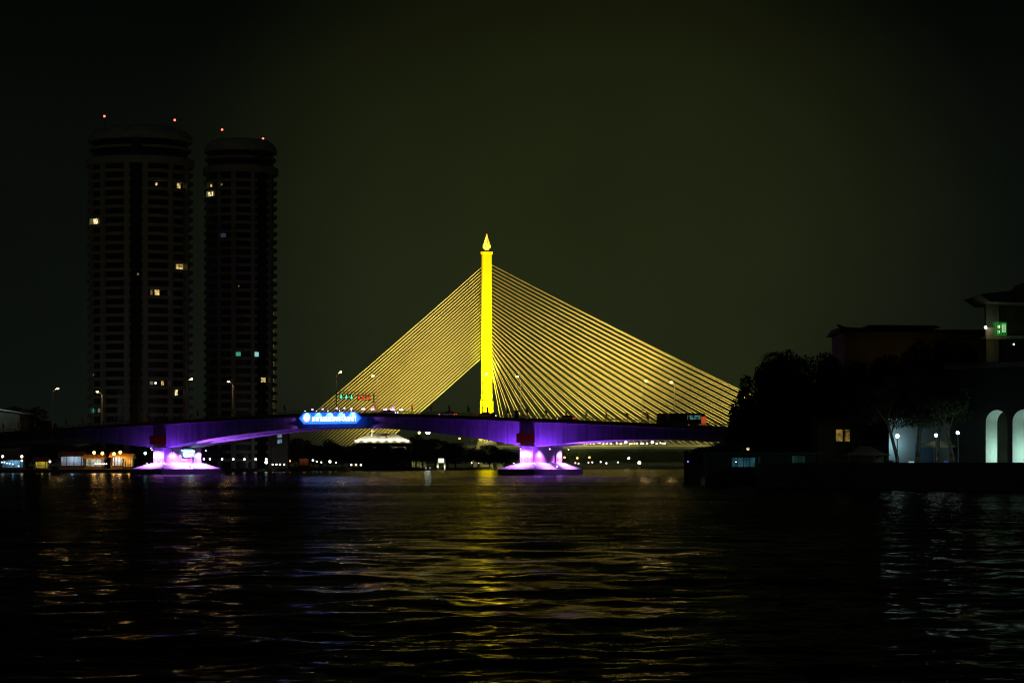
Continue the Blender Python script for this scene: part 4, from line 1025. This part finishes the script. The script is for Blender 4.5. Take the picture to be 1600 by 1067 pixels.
# arcade with teal-lit arches
AA = R(-45); A0 = Vector((xl(1557, 236), 236, 1.9))
t = thing('arcade', 'dark arcaded wall with tall round arches lit teal inside, at the right edge', 'arcade', A0, AA)
ax = lambda z: z
sp_ = 3.35; Wd = 2.75; z_sp = CAMZ+(HZ-660)/F*236-1.9; z_b = CAMZ+(HZ-719)/F*236-1.9; z_t = CAMZ+(HZ-574)/F*236-1.9; th = 2.3
m = MB()
x_l = -6.0
def arcwall(m, i0, n):
    for i in range(i0, i0+n):
        c = i*sp_
        # spandrel ring: vertical strips above the arch
        K = 14
        for k in range(K):
            a0 = math.pi - math.pi*k/K; a1 = math.pi - math.pi*(k+1)/K
            xa_, za_ = c+Wd/2*math.cos(a0), z_sp+Wd/2*math.sin(a0); xb_, zb_ = c+Wd/2*math.cos(a1), z_sp+Wd/2*math.sin(a1)
            m.add([(xa_,0,za_),(xb_,0,zb_),(xb_,0,z_t),(xa_,0,z_t),(xa_,th,za_),(xb_,th,zb_),(xb_,th,z_t),(xa_,th,z_t)], [(0,1,2,3),(7,6,5,4),(0,4,5,1),(3,2,6,7)])
        m.box(c+Wd/2, c+sp_-Wd/2, 0, th, z_b-1, z_sp); m.box(c+Wd/2, c+sp_-Wd/2, 0, th, z_sp, z_t)
arcwall(m, 0, 4); m.box(x_l, -Wd/2, 0, th, z_b-1, z_t)
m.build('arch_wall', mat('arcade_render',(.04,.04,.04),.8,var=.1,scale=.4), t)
m = MB(); m.box(x_l, 4*sp_, th+4.2, th+4.5, z_b-1, z_t); m.build('back_wall', mat('arcade_back',(.05,.045,.03),.8), t)
m = MB(); m.box(x_l-.4, 4*sp_, -.5, th+5, z_t, z_t+.5); m.build('cornice', CONCD, t)
m = MB(); m.box(x_l, 4*sp_, -.6, th+4.5, z_b-1.2, z_b-.9); m.build('floor', CONC, t)
m = MB()
for i in range(4):
    c = i*sp_; K = 16; q = [(c-Wd/2+.02, z_b-.9)] + [(c-(Wd/2-.02)*math.cos(math.pi*k/K), z_sp+(Wd/2-.02)*math.sin(math.pi*k/K)) for k in range(K+1)] + [(c+Wd/2-.02, z_b-.9)]
    for k in range(len(q)-1): m.add([(q[k][0],.03,q[k][1]),(q[k+1][0],.03,q[k+1][1]),(q[k+1][0],th-.03,q[k+1][1]),(q[k][0],th-.03,q[k][1])],[(0,1,2,3)])
m.build('arch_lining', WHITE, t)
m = MB()
for i in range(4): m.box(i*sp_+.1, i*sp_+1.25, th+1.6, th+2.6, z_b+1.95, z_b+3.9)
m.build('inner_box', CREAM, t)
m = MB()
for i in range(4): m.box(i*sp_+Wd/2-.14, i*sp_+Wd/2-.025, .1, th-.1, z_b+2.35, z_b+2.5)
m.build('ledge', CONCD, t)
m = MB()
for i in range(4):
    c = i*sp_; m.box(c+.2, c+1.2, th+1.2, th+1.9, z_b-.9, z_b+1.9)
m.build('inner_pillar', WHITE, t)
AM = Matrix.Translation(A0) @ Matrix.Rotation(AA, 4, 'Z')
for i in range(3):
    light('POINT', AM @ Vector((i*sp_+.9, th*.75, z_b+.6)), 200, (.55,1.0,.84), radius=.15)
    light('POINT', AM @ Vector((i*sp_+.5, th+2.6, z_b+2.4)), 60, (1.0,1.0,.6), radius=.15)
# teal-lit garden wall behind the trunks
D = 246; xg0, xg1 = xl(1389,D), xl(1497,D); zz = lambda py, D=D: CAMZ+(HZ-py)/F*D
t = thing('garden_wall', 'pale wall washed teal by globe lamps behind the tree trunks', 'wall', ((xg0+xg1)/2, D, 1.9)); h = (xg1-xg0)/2
m = MB(); m.box(-h,h,0,.4,0,zz(655)-1.9); m.build('wall', mat('garden_render',(.2,.22,.22),.8,var=.12,scale=.4), t); m = MB(); m.box(-h-.1,h+.1,-.1,.5,zz(655)-1.9,zz(653)-1.9); m.build('coping', CONC, t)
m = MB(); m.box(-h+2.9,-h+4.9,-.03,-.003,0,zz(693)-1.9); m.build('gate', mat('blue_gate',(.08,.13,.2),.6), t)
gl = emitmat('garden_globe',(.85,1.0,1.0),16)
for px, py, r_, nm in ((1402,681,.20,'left of the leaning trunk'),(1462.5,680,.17,'in the middle of the washed wall'),(1496.5,676,.18,'at the right end of the washed wall')):
    lampthing(px, py, 232, r_, gl, 'cool white globe lamp, ' + nm, 'globe lamps of the garden', base=1.9, lp=13, lc=(.4,1.0,.95), off=.5)
light('POINT', (xl(1393,D), D-1.4, zz(694)), 170, (.5,.9,1.0), radius=.1)
# trunks: tall trees in front of the wall
for px, lean, r_, lab in ((1404,-.9,.20,'leaning slim trunk tree left of the garden wall'),(1434,.2,.28,'thick trunk tree in front of the washed wall'),(1465,.1,.2,'slim trunk tree behind the middle globe lamp'),(1490,-.7,.22,'pale trunk tree leaning at the right end of the wall')):
    D_ = 236; x = xl(px, D_); t = thing('tree', lab, 'tree', (x, D_, 1.9))
    m = MB(); pts = [Vector((lean*.0,0,0)), Vector((lean*.2,0,1.5)), Vector((lean*.8,0,3.6)), Vector((lean*1.6,.1,6.2))]
    for k in range(3): m.tube(pts[k], pts[k+1], r_*(1.15-.15*k), r_*(1-.15*k), 9)
    for k in range(4):
        a = k*1.7; m.tube(pts[2].lerp(pts[3], .2*k+.1), pts[3]+Vector((1.5*math.cos(a),1.2*math.sin(a),1.2)), .09, .04, 6)
    m.build('trunk', BARK, t, smooth=True)
    c = link('crown', CR[k % 3][0], t, (lean*1.5, .5, 4.0), px); c.scale = (6.2,5.5,7.0)
# parasol, seat groups and small things
p = W(1467, 712, 239); t = thing('garden_parasol', 'wide cream canopy in front of the washed wall', 'parasol', (p.x, 239, 1.9))
zt2 = zz(689)-1.9; m = MB(); m.lathe([(1.95,zt2-.75),(1.9,zt2-.6),(1.2,zt2-.25),(.1,zt2+.05)], n=12); m.build('canopy', TENT, t); m = MB(); m.tube((0,0,0),(0,0,zt2), .05, n=6); m.build('pole', DARK, t)
light('POINT', (p.x-.7, 238, 1.9+zt2-.2+.9), 3.0, (1,1,.6), radius=.1)
p = W(1424, 716, 233); t = thing('menu_board', 'small white lit board standing by the thick trunk', 'sign', (p.x, 233, 1.9))
m = MB(); m.box(-.28,.28,-.03,.03,.45,1.0); m.build('board', emitmat('board_white',(.55,.75,.8),.7), t)
m = MB()
for k in range(4): m.box(-.24,.2,-.045,-.031,.52+k*.12,.55+k*.12)
m.build('lines', DARK, t); m = MB(); m.box(-.25,-.21,-.03,.03,0,.45); m.box(.21,.25,-.03,.03,0,.45); m.build('leg', DARK, t)
p = W(1478, 716, 234); t = thing('cool_box', 'blue box on the ground under the cream canopy', 'box', (p.x, 234, 1.9)); m = MB(); m.frustum((-.14,.14,-.12,.12,.1),(-.2,.2,-.16,.16,.95)); m.build('body', emitmat('blue_box_glow',(.01,.03,.5),.5), t); m = MB(); m.box(-.21,.21,-.17,.17,.95,1.05); m.build('lid', WHITE, t)  # blue glow put into the box body, which holds no lamp
p = W(1394, 716, 233); t = thing('hedge_block', 'low dark clipped hedge at the left end of the washed wall', 'hedge', (p.x, 233, 1.9))
c = link('foliage', CR[1][0], t, (0,0,-.1)); c.scale = (1.6,1.2,1.3)
# red-roofed pavilion
D = 240; p = W(1352, 718, D); t = thing('pavilion', 'small dim open pavilion with a stepped hipped roof', 'pavilion', (p.x, D, 1.9)); zz = lambda py: CAMZ+(HZ-py)/F*240-1.9
m = MB(); m.frustum((-2.5,2.5,-2,2,zz(711)),(-1.1,1.1,-.8,.8,zz(703))); m.frustum((-1.4,1.4,-1,1,zz(703.5)+.02),(-.5,.5,-.2,.2,zz(697))); m.build('roof', mat('pavilion_tiles',(.28,.2,.16),.7), t)
for x in (-2.1,-.7,.7,2.1): m = MB(); m.box(x-.08,x+.08,-1.8,-1.64,-.1,zz(711)); m.build('post', WOOD, t)
m = MB(); m.box(-2.3,2.3,1.5,1.7,0,zz(711)); m.build('back_wall', CREAM, t)
light('POINT', (p.x+1.5, D-4.5, 1.9+zz(703)), 1.5, (1,.85,.8), radius=.1)
# yellow window house
D = 262; p = W(1317, 679, D); t = thing('cottage', 'dark cottage with one warm yellow window among the right trees', 'house', (p.x, D, 1.9)); zz = lambda py: CAMZ+(HZ-py)/F*262-1.9
m = MB(); m.box(-3,2.2,0,5,0,zz(664)); m.build('wall', WOOD, t); m = MB(); m.prism([(-.6,zz(664)),(5.6,zz(664)),(2.5,zz(652))], 'x', -3.4, 2.6); m.build('roof', TILE, t)
m = MB(); m.box(-.82,.82,-.05,.02,zz(689.5),zz(671)); f = m.build('window', winmat('cottage_window',(.8,.5,.08),(.6,.33,.04),.3,1.6), t); m = MB(); m.box(-.03,.2,-.08,-.05,zz(689.5),zz(671)); m.box(-.9,.9,-.12,-.04,zz(690.5),zz(689.5)); m.build('frame', DARK, f)
# right bank trees
for px, top, D, wd, v in ((1154,616,310,60,0),(1188,572,318,76,1),(1205,556,312,90,2),(1232,541,322,84,0),(1262,552,315,90,1),(1292,545,320,70,2),(1320,566,300,90,0),(1352,560,305,90,1),(1388,548,300,90,2),(1425,536,296,90,0),(1462,524,292,90,1),(1500,530,290,90,2),(1184,640,300,108,2),(1230,620,296,120,1),(1290,618,292,120,0),(1350,610,288,120,2),(1410,600,284,120,0),(1470,596,280,110,1),(1520,585,282,80,2),(1480,560,284,110,0),(1520,560,268,70,1),(1450,575,276,110,2),(1400,580,278,110,1),(1540,572,262,60,0),(1340,590,280,120,0)):
    tree(px, top, D, wd, 1.9, 'black leafy tree in the dense grove of the right bank', v, 'trees of the right grove', clear=.1)
palm(1213, 546, 305, 1.9, 'palm tree rising out of the right grove', .6)
for px, top, D, wd, v in ((1120,690,500,60,0),(1150,680,520,70,1),(1110,696,700,60,2),(1190,690,380,120,2),(1250,692,380,120,1),(1090,700,320,34,0),(1122,694,325,60,2),(1150,700,300,60,1),(1275,690,285,70,1),(1235,702,282,60,0),(1195,700,288,70,2),(1350,690,275,80,0),(1380,692,270,60,2),(1310,694,278,50,1)):
    tree(px, top, D, wd, 1.9, 'dark shrubby tree low on the right bank', v, 'low shrubs of the right bank', clear=.03)

# ------------------------------------------------------------------ night air
HAZE = True
if HAZE:
    m = MB(); m.box(-2600, 2600, -60, 6200, -4.5, 320)
    o = m.build('haze', bpy.data.materials.new('haze_air')); o['kind'] = 'stuff'
    mt = o.data.materials[0]; mt.use_nodes = True; nt = mt.node_tree; nt.nodes.clear()
    out = nt.nodes.new('ShaderNodeOutputMaterial'); pv = nt.nodes.new('ShaderNodeVolumePrincipled')
    pv.inputs['Color'].default_value = (.6,.95,.4,1); pv.inputs['Density'].default_value = 0.00004
    pv.inputs['Anisotropy'].default_value = 0.3
    nt.links.new(pv.outputs[0], out.inputs['Volume'])

# ------------------------------------------------------------------ render settings
sc.view_settings.view_transform = 'Standard'; sc.view_settings.look = 'None'
sc.view_settings.exposure = 0; sc.view_settings.gamma = 1
sc.render.engine = 'CYCLES'
c = sc.cycles
c.use_denoising = True; c.denoising_prefilter = 'ACCURATE'; c.filter_width = 1.15
c.max_bounces = 5; c.diffuse_bounces = 2; c.glossy_bounces = 3; c.transmission_bounces = 2; c.volume_bounces = 0
c.sample_clamp_indirect = 3.0; c.sample_clamp_direct = 0
c.use_light_tree = True
c.caustics_reflective = False; c.caustics_refractive = False
